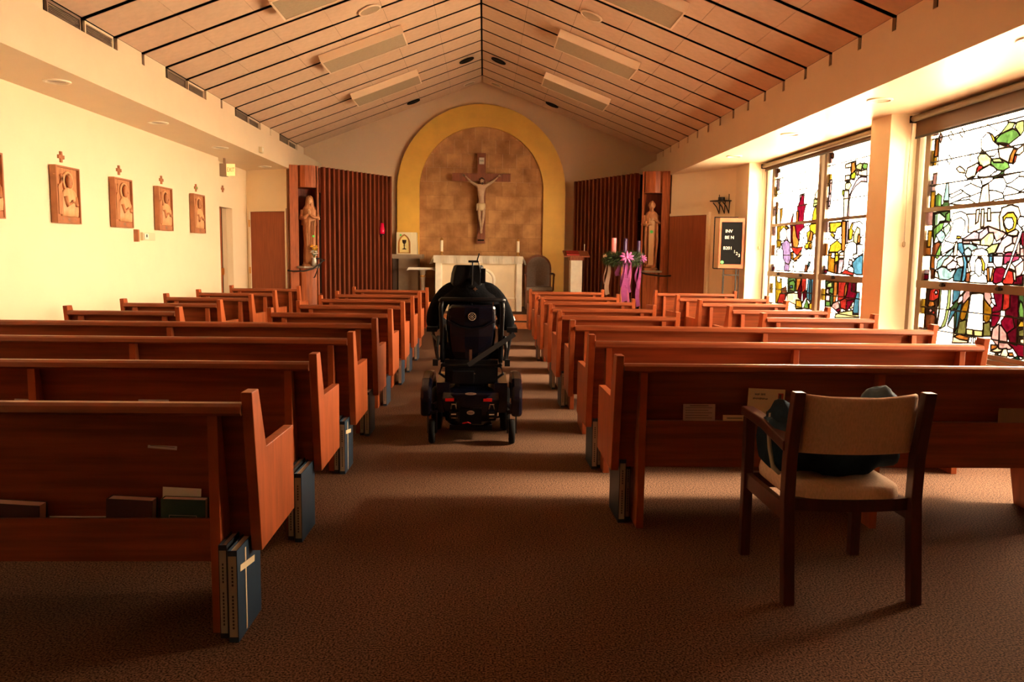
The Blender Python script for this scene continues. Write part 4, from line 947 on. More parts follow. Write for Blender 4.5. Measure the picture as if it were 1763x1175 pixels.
for j, z in enumerate((.612, .617, .63, .70, .78, .845, .858, .862)):
    yc = .0 + (.875-z)*.15; th_ = (.006, .016, .021, .023, .023, .021, .015, .006)[j]; ring = []
    for i in range(17):
        x = -.238+.476*i/16; ring.append((x, yc-.045*(1-(x/.24)**2)*1.0-th_+.02, z-.012*(1-(x/.24)**2)*(1 if z > .8 else 0)))
    for i in range(17):
        x = .238-.476*i/16; ring.append((x, yc-.045*(1-(x/.24)**2)+th_+.02, z-.012*(1-(x/.24)**2)*(1 if z > .8 else 0)))
    R.append(ring)
rings(bm, R); finish('back_cushion', bm, CREAM, t, smooth=True)
bm = B(); R = []
for j, (z, s, ) in enumerate(((.40, .94), (.41, .99), (.435, 1.0), (.465, .98), (.478, .90), (.483, .5))):
    ring = []
    for i in range(36):
        a = 2*PI*i/36; cx_, sx_ = math.cos(a), math.sin(a); x = .235*s*math.copysign(abs(cx_)**.35, cx_); y = .285+.255*s*math.copysign(abs(sx_)**.35, sx_)
        if y < .285: y -= .02*(1-(x/.24)**2)
        ring.append((x, y, z))
    R.append(ring)
rings(bm, R); finish('seat', bm, CREAM, t, smooth=True)
JK = mat('dark_blue_fleece', (0.010, 0.024, 0.042), 0.95, 0.25, 20, bump=0.3, bscale=120, spec=0.1); LIN = mat('pale_fleece_trim', (0.34, 0.28, 0.22), 0.95, bump=0.4, bscale=150)
j = empty('jacket', (1.508, 3.09, .49)); tag(j, 'dark blue jacket with pale fleece edge bundled on the foreground armchair', 'jacket')
bm = B()
R = []
for k in range(27):                                      # the bundled body across the seat, behind the back cushion
    u = k/26; x = -.275+.52*u; r = (.085+.035*math.sin(PI*u))*(1+.16*noise.noise(Vector((u*5, 1, 0)))); q = []
    for i in range(20):
        a = 2*PI*i/20; w = 1+.14*noise.noise(Vector((math.cos(a)*1.6, math.sin(a)*1.6, u*5)))
        q.append((x, .26+.17*math.cos(a)*w*(r/.1), .125+.118*math.sin(a)*w*(r/.1)-(.0)))
    R.append(q)
rings(bm, R)
blob(bm, (-.205, .27, .18), (.066, .13, .125), 20, 12, .12, seed=3); blob(bm, (.0, .27, .20), (.25, .085, .10), 20, 12, .3, seed=4)
bmesh.ops.translate(bm, verts=bm.verts, vec=(0, 0, -.01))
for v in bm.verts: v.co.z = max(v.co.z, .002); v.co.y = max(v.co.y, .085+ (0 if v.co.z > .12 else 0))
finish('body', bm, JK, j, smooth=True)
bm = B(); blob(bm, (.215, .27, .275), (.085, .07, .085), 20, 12, .25, seed=9); finish('hood', bm, mat('blue_hood', (0.055, 0.085, 0.12), 0.9, 0.3, 12), j, smooth=True)
bm = B(); tube(bm, [(-.262, .27, .24), (-.276, .24, .17), (-.282, .20, .10), (-.278, .16, .03), (-.262, .13, .010)], [.006, .009, .010, .011, .008], 8); finish('fleece_edge', bm, LIN, j, smooth=True)
bm = B(); tube(bm, [(.14, .20, .27), (.19, .16, .305), (.26, .19, .30)], .007, 6); finish('hood_edge', bm, LIN, j, smooth=True)
# ================================================================ POWER WHEELCHAIR AND ITS RIDER
BLKP = mat('black_plastic', (0.004, 0.004, 0.005), 0.4, spec=0.25); BLKF = mat('black_vinyl', (0.004, 0.004, 0.005), 0.6, 0.2, 20, bump=0.15, bscale=120, spec=0.15); BLUEP = mat('midnight_shroud', (0.003, 0.0035, 0.010), 0.25, spec=0.35, coat=0.2)
RUB = mat('tyre_rubber', (0.005, 0.0045, 0.0045), 0.8, spec=0.15); CHR = mat('chrome', (0.6, 0.52, 0.42), 0.25, metal=0.9); REDL = mat('red_reflector', (0.55, 0.010, 0.010), 0.25); BADGE = mat('badge_silver', (0.62, 0.50, 0.38), 0.4, metal=0.2); STRAP = mat('grey_webbing', (0.022, 0.020, 0.020), 0.8)
w = empty('power_wheelchair', (-.09, 6.0, 0)); tag(w, 'black and midnight blue power wheelchair seen from behind in the middle of the aisle', 'wheelchair')
def wheel(name, x, y, r, wd, hub=.55):
    bm = B(); M = Matrix.Translation((x, y, r)) @ Matrix.Rotation(PI/2, 4, 'Y'); h = wd/2
    lathe(bm, [(r*.62, -h*.9), (r*.9, -h), (r*.985, -h*.6), (r, 0), (r*.985, h*.6), (r*.9, h), (r*.62, h*.9)], n=28, M=M); o = finish(name, bm, RUB, w, smooth=True)
    bm = B(); lathe(bm, [(.02, -h*.95), (r*.2, -h*.7), (r*.62, -h*.5), (r*.62, h*.5), (r*.2, h*.7), (.02, h*.95)], n=20, M=M)
    for k in range(5):
        a = 2*PI*k/5; d = Vector((0, math.cos(a), math.sin(a)))
        for s in (-1, 1): tube(bm, [Vector((x+s*h*.72, y, r))+d*.015, Vector((x+s*h*.72, y, r))+d*r*.6], r*.07, 6)
    finish('hub', bm, CHR if r < .12 else BLKP, o)
    return o
for x in (-.285, .305): wheel('rear_caster', x, -.19, .092, .045)
for x in (-.275, .265): wheel('drive_wheel', x, .28, .175, .075)
for x in (-.25, .25): wheel('front_caster', x, .78, .075, .045)
for s, x in ((-1, -.285), (1, .305)):                    # caster forks and swing arms
    bm = B()
    for dx in (-.032, .032): prism(bm, [(-.21, .08), (-.17, .08), (-.13, .20), (-.15, .235), (-.19, .235)], x+dx-.004, x+dx+.004, 'x')
    box(bm, x-.036, x+.036, -.19, -.13, .222, .24); tube(bm, [(x, -.16, .235), (x, -.14, .285)], .016, 10); tube(bm, [(x, -.15, .26), (x-.02*s, .05, .25), (x-.03*s, .28, .20)], .020, 8)
    finish('caster_fork', bm, BLKP, w)
    bm = B()                                             # rounded fender over the side
    xo = x+(-.045 if s < 0 else .035)
    P_ = [(-.20, .20), (-.235, .34), (-.20, .42), (-.10, .475), (.10, .50), (.35, .47), (.47, .36), (.50, .22), (.44, .22), (.38, .36), (.28, .41), (.10, .42), (-.06, .38), (-.12, .30), (-.13, .20)]
    prism(bm, P_, xo-.040, xo+.040, 'x'); finish('fender', bm, BLUEP, w, bevel=.022)
    quick('side_pod', BLUEP, w, (s*.215-.05+.01, s*.215+.045+.01, -.13, .42, .22, .445), bevel=.02)
bm = B(); R = []                                         # rear shroud
for z, hw, yr, yf in ((.115, .15, -.10, .40), (.16, .19, -.16, .42), (.24, .20, -.20, .44), (.33, .215, -.205, .44), (.375, .21, -.17, .42), (.40, .13, -.05, .36)):
    R.append([(-hw, yr+.03, z), (-hw*.6, yr, z), (hw*.6, yr, z), (hw, yr+.03, z), (hw, yf, z), (-hw, yf, z)])
rings(bm, R); finish('rear_shroud', bm, BLUEP, w, bevel=.008)
bm = B(); prism(bm, [(-.15, .372), (.15, .372), (.05, .29), (.0, .262), (-.05, .29)], -.222, -.205, 'y'); finish('rear_vee', bm, BLUEP, w, bevel=.004)
quick('battery_box', BLKP, w, (-.16, .16, -.08, .40, .075, .115)); quick('charger_panel', BLKP, w, (-.08, .08, -.212, -.203, .15, .27))
bm = B(); tube(bm, [(-.06, -.215, .155), (-.02, -.222, .165), (.0, -.215, .155)], .005, 6); finish('red_cable', bm, REDL, w)
for x in (-.155, .125): quick('red_reflector', REDL, w, (x-.032, x+.032, -.226, -.206, .322, .342), bevel=.006)
for x in (-.125, .155):
    quick('strap_bracket', BLKP, w, (x-.03, x+.03, -.225, -.19, .20, .24), (x-.02, x+.02, -.232, -.225, .21, .235)); quick('bracket_decal', BADGE, w, (x-.018, x+.018, -.2335, -.232, .222, .231)); quick('strap_bracket', CHR, w, (x-.018, x+.018, -.225, -.205, .195, .20))
    bm = B(); tube(bm, [(x-.02, -.20, .26), (x-.012, -.225, .30), (x+.012, -.225, .30), (x+.02, -.20, .26)], .005, 6); finish('tie_down_loop', bm, CHR, w)
def oval(z, a, b, name):
    bm = B(); lathe(bm, [(1, -.5), (1, .5)], n=28, M=Matrix.Translation((.0, -.2225, z)) @ Matrix.Diagonal((a, .004, b, 1)) @ Matrix.Rotation(PI/2, 4, 'X')); return finish(name, bm, BADGE, w)
oval(.237, .029, .0155, 'oval_badge'); oval(.378, .042, .009, 'oval_badge')
bm = B()
for z_, s_ in ((.238, .0045), (.379, .003)):
    for k, x_ in enumerate((-.015, -.010, -.006, -.001, .004, .009, .014)): box(bm, x_-.0012, x_+.0012, -.2262, -.2245, z_-s_*(1 if k % 3 else 1.4), z_+s_*(1 if k % 2 else 1.3))
o = finish('badge_print', bm, mat('badge_ink', (0.22, 0.10, 0.06), 0.6), w); o['kind'] = 'stuff'
# seat lift, frame, seat
bm = B(); box(bm, -.09, .09, .05, .24, .40, .50); box(bm, -.07, .07, .07, .22, .50, .60); finish('seat_lift', bm, BLKP, w, bevel=.008)
bm = B(); tube(bm, [(-.22, -.02, .56), (.22, -.02, .56)], .014, 8); tube(bm, [(-.22, -.02, .56), (-.22, .46, .58)], .014, 8); tube(bm, [(.22, -.02, .56), (.22, .46, .58)], .014, 8); tube(bm, [(-.22, .46, .58), (.22, .46, .58)], .014, 8)
for s in (-1, 1):
    tube(bm, [(s*.22, -.02, .56), (s*.24, -.03, .50), (s*.19, .0, .46)], .012, 8); box(bm, s*.27-.02, s*.27+.02, -.06, -.02, .56, .61)
    tube(bm, [(s*.25, -.04, .60), (s*.26, -.04, .70), (s*.25, .0, .78)], .013, 8)
finish('seat_frame', bm, BLKP, w)
quick('side_guard', BLKF, w, (-.235, -.205, .0, .42, .58, .84), (.205, .235, .0, .42, .58, .84), bevel=.01)
quick('rear_skirt', BLKF, w, (-.20, .20, -.02, .03, .42, .60), bevel=.012); quick('control_module', BLKP, w, (-.14, .02, -.08, -.022, .43, .52), bevel=.008)
quick('seat_cushion', BLKF, w, (-.215, .215, .06, .50, .60, .68), bevel=.02)
bm = B(); R = []                                         # seat back shell
for z, hw, y in ((.60, .14, .03), (.66, .165, .02), (.78, .182, .01), (.92, .184, -.02), (1.0, .180, -.035), (1.02, .165, -.035)):
    yy = y-.02; R.append([(-hw, yy+.05, z), (-hw*.9, yy, z), (-hw*.3, yy-.02, z), (hw*.3, yy-.02, z), (hw*.9, yy, z), (hw, yy+.05, z), (hw*.8, yy+.10, z), (-hw*.8, yy+.10, z)])
rings(bm, R); finish('back_shell', bm, BLUEP, w, bevel=.010)
bm = B(); prism(bm, [(-.178, .905), (-.09, .86), (0, .845), (.09, .86), (.178, .905), (.178, .895), (.09, .85), (0, .835), (-.09, .85), (-.178, .895)], -.064, -.052, 'y'); finish('back_seam', bm, BLKP, w)
M = Matrix.Translation((.003, -.068, .935)) @ Matrix.Rotation(PI/2, 4, 'X')
bm = B(); ringmesh(bm, [(.0255, -.002), (.030, -.002), (.030, .002), (.0255, .002)], n=28, M=M)
for a in (PI/4, -PI/4): box(bm, -.026, .026, -.002, .002, -.0016, .0016, Matrix.Translation((.003, -.068, .935)) @ Matrix.Rotation(a, 4, 'Y'))
for a in (0, PI/2, PI, 3*PI/2): box(bm, .012, .020, -.002, .002, -.003, .003, Matrix.Translation((.003, -.068, .935)) @ Matrix.Rotation(a, 4, 'Y'))
finish('round_emblem', bm, BADGE, w)
for s in (-1, 1):
    bm = B(); tube(bm, [(s*.225, .0, .60), (s*.225, .0, .80), (s*.23, -.04, 1.0), (s*.225, -.05, 1.055)], .017, 10); finish('back_cane', bm, BLKP, w, smooth=True)
bm = B(); tube(bm, [(-.235, -.05, 1.05), (-.225, -.07, 1.062), (.225, -.07, 1.062), (.24, -.05, 1.055)], .016, 10); finish('push_bar', bm, BLKP, w, smooth=True)
quick('bright_gap_strip', CHR, w, (-.016, .004, -.055, -.045, .565, .685), (-.06, .03, -.06, -.03, .50, .508)); quick('latch', CHR, w, (.118, .13, .02, .05, .94, .965), (.155, .165, -.02, .0, 1.0, 1.04))  # chrome strip added in place of a gap showing the bright altar; then the latch
bm = B(); bmesh.ops.create_cube(bm, size=1); bmesh.ops.scale(bm, verts=bm.verts, vec=(.42, .004, .035)); bmesh.ops.rotate(bm, verts=bm.verts, matrix=Matrix.Rotation(-.60, 3, 'Y')); bmesh.ops.translate(bm, verts=bm.verts, vec=(.15, -.085, .69)); finish('hanging_strap', bm, STRAP, w)
for s in (-1, 1):
    quick('armrest', BLKF, w, (s*.31-.04, s*.31+.04, .12, .46, .80, .835), bevel=.012); bm = B(); tube(bm, [(s*.235, .0, .72), (s*.30, .10, .78), (s*.31, .40, .795)], .012, 8); tube(bm, [(s*.31, .25, .80), (s*.27, .22, .58)], .013, 8); finish('armrest_tube', bm, BLKP, w)
bm = B(); tube(bm, [(.31, .48, .83), (.31, .48, .90)], [.008, .006], 8); blob(bm, (.31, .48, .90), (.018, .018, .018), 10, 6); box(bm, .28, .34, .44, .54, .80, .835); finish('joystick', bm, BLKP, w)
bm = B()
for s in (-1, 1): tube(bm, [(s*.14, .50, .60), (s*.14, .66, .45), (s*.13, .74, .20)], .014, 8); box(bm, s*.12-.09, s*.12+.09, .68, .90, .15, .165)
finish('footrest', bm, BLKP, w)
# head rest with its switch bracket
bm = B(); R = []
for z, a, b in ((1.155, -.145, .065), (1.17, -.155, .075), (1.25, -.145, .080), (1.30, -.130, .078), (1.315, -.12, .07)):
    R.append([(a, .10, z), (a+.01, .06, z), (b-.01, .06, z), (b, .10, z), (b+.005, .20, z), (b-.03, .15, z), (a+.03, .15, z), (a-.02, .20, z)])
rings(bm, R); finish('headrest', bm, BLKF, w, bevel=.010)
quick('headrest_side_pad', BLKP, w, (.075, .10, .06, .20, 1.18, 1.29), bevel=.008)
bm = B(); tube(bm, [(.0, .04, .98), (-.005, .04, 1.10), (.0, .045, 1.22), (.003, .05, 1.345)], .006, 8); box(bm, -.03, .045, .03, .06, 1.335, 1.352); tube(bm, [(.035, .045, 1.345), (.042, .045, 1.37), (.052, .045, 1.405)], .0055, 6); tube(bm, [(.045, .05, 1.345), (.055, .06, 1.30), (.06, .06, 1.26)], .004, 6); finish('headrest_bracket', bm, BLKP, w)
bm = B(); prism(bm, [(.018, 1.142), (.024, 1.155), (.03, 1.142), (.043, 1.136), (.03, 1.13), (.024, 1.117), (.018, 1.13), (.005, 1.136)], .02, .03, 'y'); finish('star_knob', bm, CHR, w)
# rider
SKN = mat('skin', (0.45, 0.22, 0.13), 0.5); JAK = mat('black_jacket', (0.0035, 0.0035, 0.0045), 0.9, 0.3, 15, bump=0.3, bscale=60, spec=0.05); HAIR = mat('dark_hair', (0.012, 0.008, 0.006), 0.7); TRO = mat('dark_trousers', (0.014, 0.015, 0.022), 0.9)
P = empty('person', (-.11, 6.0, -.0)); tag(P, 'person in a black hooded jacket sitting in the power wheelchair, seen from behind', 'person')
V = [(0, .20, .74), (0, .17, .92), (0, .16, 1.06), (0, .17, 1.15), (0, .195, 1.15), (0, .23, 1.19), (0, .25, 1.24),
     (-.17, .18, 1.10), (-.255, .20, .98), (-.29, .24, .86), (-.27, .36, .845), (-.20, .44, .85), (.17, .18, 1.10), (.255, .20, .98), (.30, .24, .86), (.285, .36, .845), (.22, .44, .85),
     (-.10, .24, .74), (-.12, .58, .74), (-.12, .66, .48), (-.12, .70, .24), (.10, .24, .74), (.12, .58, .74), (.12, .66, .48), (.12, .70, .24)]
E_ = [(0, 1), (1, 2), (2, 3), (3, 4), (4, 5), (5, 6), (3, 7), (7, 8), (8, 9), (9, 10), (10, 11), (3, 12), (12, 13), (13, 14), (14, 15), (15, 16), (0, 17), (17, 18), (18, 19), (19, 20), (0, 21), (21, 22), (22, 23), (23, 24)]
Rr = [(.20, .12), (.205, .11), (.185, .11), (.12, .09), (.062, .06), (.075, .085), (.07, .085), .09, .078, .064, .055, .04, .09, .078, .064, .055, .04, .085, .075, .058, .045, .085, .075, .058, .045]
body = skin('body', V, E_, Rr, JAK, P)
bm = B(); blob(bm, (0, .27, 1.20), (.078, .098, .105), 20, 14, .05); finish('head', bm, SKN, P, smooth=True)
bm = B(); blob(bm, (-.005, .25, 1.215), (.084, .098, .092), 20, 12, .12); finish('hair', bm, HAIR, P, smooth=True)
bm = B(); blob(bm, (0, .372, 1.195), (.014, .02, .024), 10, 6); finish('nose', bm, SKN, P, smooth=True)
for s in (-1, 1):
    bm = B(); blob(bm, (s*.03, .355, 1.215), (.012, .01, .008), 10, 6); finish('eye', bm, WHITE, P, smooth=True)
    bm = B(); blob(bm, (s*.083, .27, 1.20), (.010, .022, .032), 10, 6); finish('ear', bm, SKN, P, smooth=True)
bm = B(); blob(bm, (0, .358, 1.15), (.024, .008, .007), 10, 6); finish('mouth', bm, mat('lips', (0.35, 0.10, 0.08), 0.5), P, smooth=True)
bm = B(); R = []                                         # hood and collar lying on the shoulders
for z, a, b, yy in ((1.03, .235, .125, .14), (1.09, .20, .125, .135), (1.14, .14, .12, .15), (1.20, .105, .115, .17), (1.26, .085, .10, .19), (1.29, .05, .06, .20)):
    R.append([(a*math.cos(2*PI*i/24), yy+b*math.sin(2*PI*i/24), z+.012*math.sin(6*PI*i/24)) for i in range(24)])
rings(bm, R); finish('hood', bm, JAK, P, smooth=True)
for s in (-1, 1):
    x, y, z = s*.20+(.01 if s > 0 else 0), .45, .85
    bm = B(); blob(bm, (x, y+.035, z+.01), (.04, .05, .018), 12, 8)
    for f in range(4):
        fx = x-.03+f*.02; L = (.055, .065, .06, .045)[f]; tube(bm, [(fx, y+.07, z+.012), (fx, y+.07+L*.6, z+.014), (fx, y+.07+L, z-.006)], [.0095, .0085, .007], 8)
    tube(bm, [(x-s*.035, y+.02, z+.01), (x-s*.058, y+.05, z+.01), (x-s*.060, y+.078, z+.004)], [.011, .010, .008], 8); finish('hand', bm, SKN, P, smooth=True)
    bm = B(); blob(bm, (s*.12, .77, .20), (.045, .13, .042), 14, 8); finish('shoe', bm, BLKP, P, smooth=True)
t = empty('blanket', (.205, 6.30, .875)); tag(t, 'white folded cloth tucked beside the rider at the right armrest', 'cloth')
bm = B(); blob(bm, (0, 0, .02), (.04, .07, .028), 18, 8, .5, seed=2); finish('cloth', bm, WHITE, t, smooth=True)
# ================================================================ TOWERS, SCREENS, STATUES
def tower(name, sgn, loc, rz, label):
    """tall oak tower with an open niche; sgn -1: plain board on the left (outer) side, +1: on the right"""
    t = empty(name, loc, rz); tag(t, label, 'niche', 'oak statue towers'); Wd = .52
    def X(a, b): return (a, b) if sgn < 0 else (Wd-b, Wd-a)
    H = 2.965
    a, b = X(0, .15); quick('outer_board', TWOOD, t, (a, b, 0, .42, 0, H))
    a, b = X(.49, .52); quick('inner_board', TWOOD, t, (a, b, .02, .42, 0, H))
    a, b = X(.15, .49); quick('niche_back', DWOOD, t, (a, b, .38, .42, 1.12, 2.57))
    q = [(.15, .06), (.19, -.01), (.27, -.05), (.38, -.05), (.46, -.01), (.49, .06), (.49, .42), (.15, .42)]
    if sgn > 0: q = [(Wd-x, y) for x, y in q][::-1]
    bm = B(); prism(bm, q, 2.57, H, 'z'); finish('canopy_block', bm, TWOOD, t)
    q2 = [(x, max(y, -.02)) for x, y in q]; bm = B(); prism(bm, q2, 0, 1.10, 'z'); finish('pedestal_block', bm, TWOOD, t)
    s = [(.10, .05), (.12, -.07), (.22, -.15), (.40, -.15), (.50, -.07), (.52, .02)]
    q3 = s+[(.485, .02), (.485, .37), (.155, .37), (.155, .05)]
    if sgn > 0: q3 = [(Wd-x, y) for x, y in q3][::-1]
    bm = B(); prism(bm, q3, 1.10, 1.135, 'z'); finish('shelf', bm, mat('grey_shelf', (0.30, 0.22, 0.16), 0.35, 0.1, 6), t)
    bm = B(); f = (lambda x: x) if sgn < 0 else (lambda x: Wd-x)
    if sgn < 0: tube(bm, [(-.08, -.20, 1.06), (.02, -.24, 1.045), (.20, -.26, 1.05), (.36, -.24, 1.09), (.48, -.20, 1.17), (.56, -.16, 1.24), (.60, -.10, 1.245), (.50, -.06, 1.28), (.42, -.10, 1.28)], .014, 8); tube(bm, [(.50, -.18, 1.19), (.41, -.10, .93), (.40, -.06, .93)], .010, 6)
    else: tube(bm, [(.05, -.20, 1.10), (.15, -.25, 1.07), (.35, -.26, 1.05), (.50, -.22, 1.04), (.60, -.16, 1.05)], .014, 8); blob(bm, (.62, -.15, 1.05), (.03, .03, .03), 10, 8)
    finish('metal_arm', bm, IRON, t, smooth=True)
    return t
tower('statue_tower', -1, (-3.545, 14.80, 0), .34, 'oak tower with a niche holding the praying woman statue, left of the altar')
tower('statue_tower', 1, (2.93, 14.97, 0), -.34, 'oak tower with a niche holding the bearded man statue, right of the altar')
def screen(name, a, b, label, flip):
    d = Vector((b[0]-a[0], b[1]-a[1], 0)); L = d.length; rz = math.atan2(d.y, d.x); t = empty(name, (a[0], a[1], 0), rz); tag(t, label, 'screen', 'slatted wood screens')
    s = 1 if not flip else -1                            # room side is local -y * s
    def Y(p, q): return (p, q) if s > 0 else (-q, -p)
    quick('back_panel', DARK, t, (0, L, *Y(.16, .18), .26, 2.96)); n = 16
    quick('top_board', DWOOD, t, (0, L, *Y(.045, .065), 2.50, 2.955)); quick('bottom_board', DWOOD, t, (0, L, *Y(.045, .065), .27, .62))
    quick('cross_bar', DWOOD, t, (0, L, *Y(.075, .09), 2.06, 2.075))
    for i in range(n):
        x = .02+(L-.09)*i/(n-1)
        quick('slat', DWOOD, t, (x, x+.045, *Y(-.04, .044), .262, 2.97))
    quick('plinth', DWOOD, t, (0, L, *Y(.0, .18), 0.252, .262)); return t
screen('slatted_screen', (-3.04, 15.16), (-1.95, 16.86), 'tall walnut screen of upright slats left of the altar', False)
screen('slatted_screen', (2.90, 15.30), (1.93, 17.30), 'tall walnut screen of upright slats right of the altar', True)
for s, xs in ((-1, ((-3.04, 15.16), (-1.95, 16.86))), (1, ((2.90, 15.30), (1.93, 17.30)))):
    a, b = xs; d = Vector((b[0]-a[0], b[1]-a[1], 0)); rz = math.atan2(d.y, d.x); bm = B(); L = d.length
    prism(bm, [(0, 0), (L, 0), (L, s*-.20), (0, s*-.20)] if False else ([(-.05, -.05), (L, -.05), (L, .20), (-.05, .20)] if s < 0 else [(-.05, -.20), (L, -.20), (L, .05), (-.05, .05)]), 0, .25, 'z', Matrix.Translation((a[0], a[1], 0)) @ Matrix.Rotation(rz, 4, 'Z'))
    struct(finish('screen_plinth_trim', bm, DWOOD))
def robe(bm, prof, c, folds=9, amp=.10, n=40, phase=0.0, M=None):
    R = []
    for z, rx, ry, dx, dy in prof:
        q = []
        for i in range(n):
            a = 2*PI*i/n; k = 1+amp*(math.sin(folds*a+phase+z*3)*.6+math.sin((folds+4)*a-z*5)*.4)*(1 if z < .72*prof[-1][0] else .25)
            v = Vector((c[0]+dx+rx*k*math.cos(a), c[1]+dy+ry*k*math.sin(a), c[2]+z)); q.append(v)
        R.append(q)
    rings(bm, R)
FACEM = mat('carved_face', (0.56, 0.30, 0.15), 0.55)
def statue(name, loc, rz, label, kind):
    t = empty(name, loc, rz); tag(t, label, 'statue', 'carved saints in the towers'); h = 1.30
    bm = B(); lathe(bm, [(.15, 0), (.15, .03), (.13, .045)], n=8); finish('base', bm, CARVE, t)
    bm = B(); robe(bm, [(.045, .12, .10, 0, 0), (.10, .115, .095, 0, 0), (.40, .115, .09, .005, 0), (.70, .12, .09, 0, 0), (.92, .135, .092, 0, 0), (1.02, .13, .085, 0, 0), (1.08, .09, .065, 0, 0), (1.11, .045, .045, 0, 0), (1.15, .038, .04, 0, -.005)], (0, 0, 0), 8, .11)
    finish('robe', bm, CARVE, t, smooth=True)
    bm = B(); blob(bm, (0, -.015, 1.20), (.052, .062, .075), 16, 12, .04); blob(bm, (0, -.078, 1.195), (.009, .012, .018), 8, 6); finish('head', bm, FACEM, t, smooth=True)
    for s in (-1, 1):
        bm = B(); blob(bm, (s*.02, -.072, 1.21), (.008, .006, .005), 8, 6); finish('eye', bm, CARVE, t, smooth=True)
    if kind == 'woman':
        bm = B(); R = []
        for z, rx, ry, dy in ((.75, .155, .10, .03), (.95, .15, .095, .03), (1.06, .12, .085, .03), (1.12, .082, .075, .022), (1.20, .072, .078, .018), (1.27, .055, .06, .012), (1.295, .02, .02, .01)):
            R.append([(rx*math.cos(a)*(1+.05*math.sin(7*a)), dy+ry*math.sin(a)*(1+.05*math.sin(7*a)), z) for a in [(-.42+1.84*i/24)*PI for i in range(25)]] + [(rx*.86*math.cos(a), dy+ry*.86*math.sin(a), z) for a in [(-.42+1.84*i/24)*PI for i in range(24, -1, -1)]])
        for r_ in R:
            pass
        R2_ = [[(x, y if not (abs(x) < .05 and y < -.03) else y, z) for x, y, z in r_] for r_ in R]
        rings(bm, R2_); finish('veil', bm, CARVE, t, smooth=True)
        for s in (-1, 1):
            bm = B(); tube(bm, [(s*.125, 0, 1.02), (s*.15, -.05, .88), (s*.07, -.12, .90), (s*.015, -.14, .95)], [.042, .042, .032, .018], 10); finish('sleeve', bm, CARVE, t, smooth=True)
            bm = B(); blob(bm, (s*.012, -.15, .985), (.010, .018, .04), 8, 8)
            for f in range(4): tube(bm, [(s*.011, -.165+f*.010, .99), (s*.006, -.163+f*.010, 1.04-f*.004)], [.006, .004], 6)
            tube(bm, [(s*.012, -.135, .97), (s*.008, -.128, 1.00)], [.006, .005], 6); finish('hand', bm, FACEM, t, smooth=True)
        bm = B()
        for k in range(5): tube(bm, [(.09-k*.035, -.085, .84-k*.01), (.075-k*.03, -.115, .60-k*.04), (.05-k*.02, -.105, .30)], [.012, .016, .008], 6)
        finish('robe_fold', bm, CARVE, t, smooth=True)
    else:
        bm = B(); blob(bm, (0, .01, 1.22), (.062, .066, .075), 16, 10, .25, seed=5); finish('hair', bm, CARVE, t, smooth=True)
        bm = B(); blob(bm, (0, -.055, 1.14), (.034, .03, .05), 12, 8, .3, seed=6); finish('beard', bm, CARVE, t, smooth=True)
        for s, hz in ((-1, .86), (1, .95)):
            bm = B(); tube(bm, [(s*.12, 0, 1.02), (s*.155, -.04, .86), (s*.08, -.11, hz-.02), (s*.03, -.13, hz)], [.044, .042, .034, .02], 10); finish('sleeve', bm, CARVE, t, smooth=True)
            bm = B(); blob(bm, (s*.02, -.145, hz), (.026, .014, .022), 10, 8)
            for f in range(4): tube(bm, [(s*.02, -.155, hz+.014-f*.010), (-s*.018, -.162, hz+.012-f*.010)], [.006, .0045], 6)
            tube(bm, [(s*.03, -.15, hz+.015), (s*.01, -.158, hz+.035)], [.007, .005], 6); finish('hand', bm, FACEM, t, smooth=True)
        bm = B(); prism(bm, [(-.045, .10), (.045, .10), (.05, .92), (-.05, .98)], -.135, -.105, 'y'); finish('stole', bm, mat('light_carving', (0.62, 0.36, 0.17), 0.6), t, smooth=False)
        bm = B()
        for s in (-1, 1): tube(bm, [(s*.10, -.08, .92), (s*.11, -.10, .55), (s*.09, -.10, .12)], [.02, .026, .016], 8)
        finish('robe_fold', bm, CARVE, t, smooth=True)
    return t
s1 = statue('statue', (-3.235, 15.02, 1.135), .15, 'carved wooden statue of a veiled woman praying, in the left tower niche', 'woman')
s2 = statue('statue', (3.135, 15.04, 1.135), -.15, 'carved wooden statue of a bearded man in a robe, in the right tower niche', 'man')
GDOT = mat('green_sticker', (0.10, 0.75, 0.12), 0.5)
def dot(parent, c, axis='y', r=.022):
    bm = B(); disc(bm, c, r, .002, axis, 16); finish('green_sticker', bm, GDOT, parent)
dot(s1, (.07, -.155, .55)); dot(s2, (0.0, -.137, .72), r=.03)
# vase of flowers before the woman's statue
v = empty('flower_vase', (-3.13, 14.86, 1.135)); tag(v, 'glass vase of yellow and white flowers at the feet of the woman statue', 'vase')
bm = B(); lathe(bm, [(.035, 0), (.045, .02), (.05, .08), (.035, .13), (.04, .16)], n=16); finish('vase', bm, mat('grey_glass', (0.45, 0.42, 0.36), 0.1, spec=0.8), v, smooth=True)
bm = B()
for k in range(14): a = k*2.4; r = .02+.035*random.random(); tube(bm, [(0, 0, .14), (r*math.cos(a)*.5, r*math.sin(a)*.5, .2), (r*math.cos(a), r*math.sin(a), .24+.08*random.random())], .003, 4)
finish('stem', bm, mat('stem_green', (0.06, 0.12, 0.03), 0.7), v)
for nm, col, zz, cnt in (('yellow_flower', (0.85, 0.45, 0.03), .34, 7), ('white_flower', (0.70, 0.66, 0.58), .24, 7)):
    bm = B()
    for k in range(cnt):
        a = k*2.4; c = (.045*math.cos(a), .035*math.sin(a), zz+.04*math.sin(k*1.7)); blob(bm, c, (.022, .022, .014), 8, 5)
        for p in range(5): blob(bm, (c[0]+.02*math.cos(p*1.26), c[1]+.02*math.sin(p*1.26), c[2]), (.014, .014, .006), 6, 4)
    finish(nm, bm, mat(nm, col, 0.7), v, smooth=True)
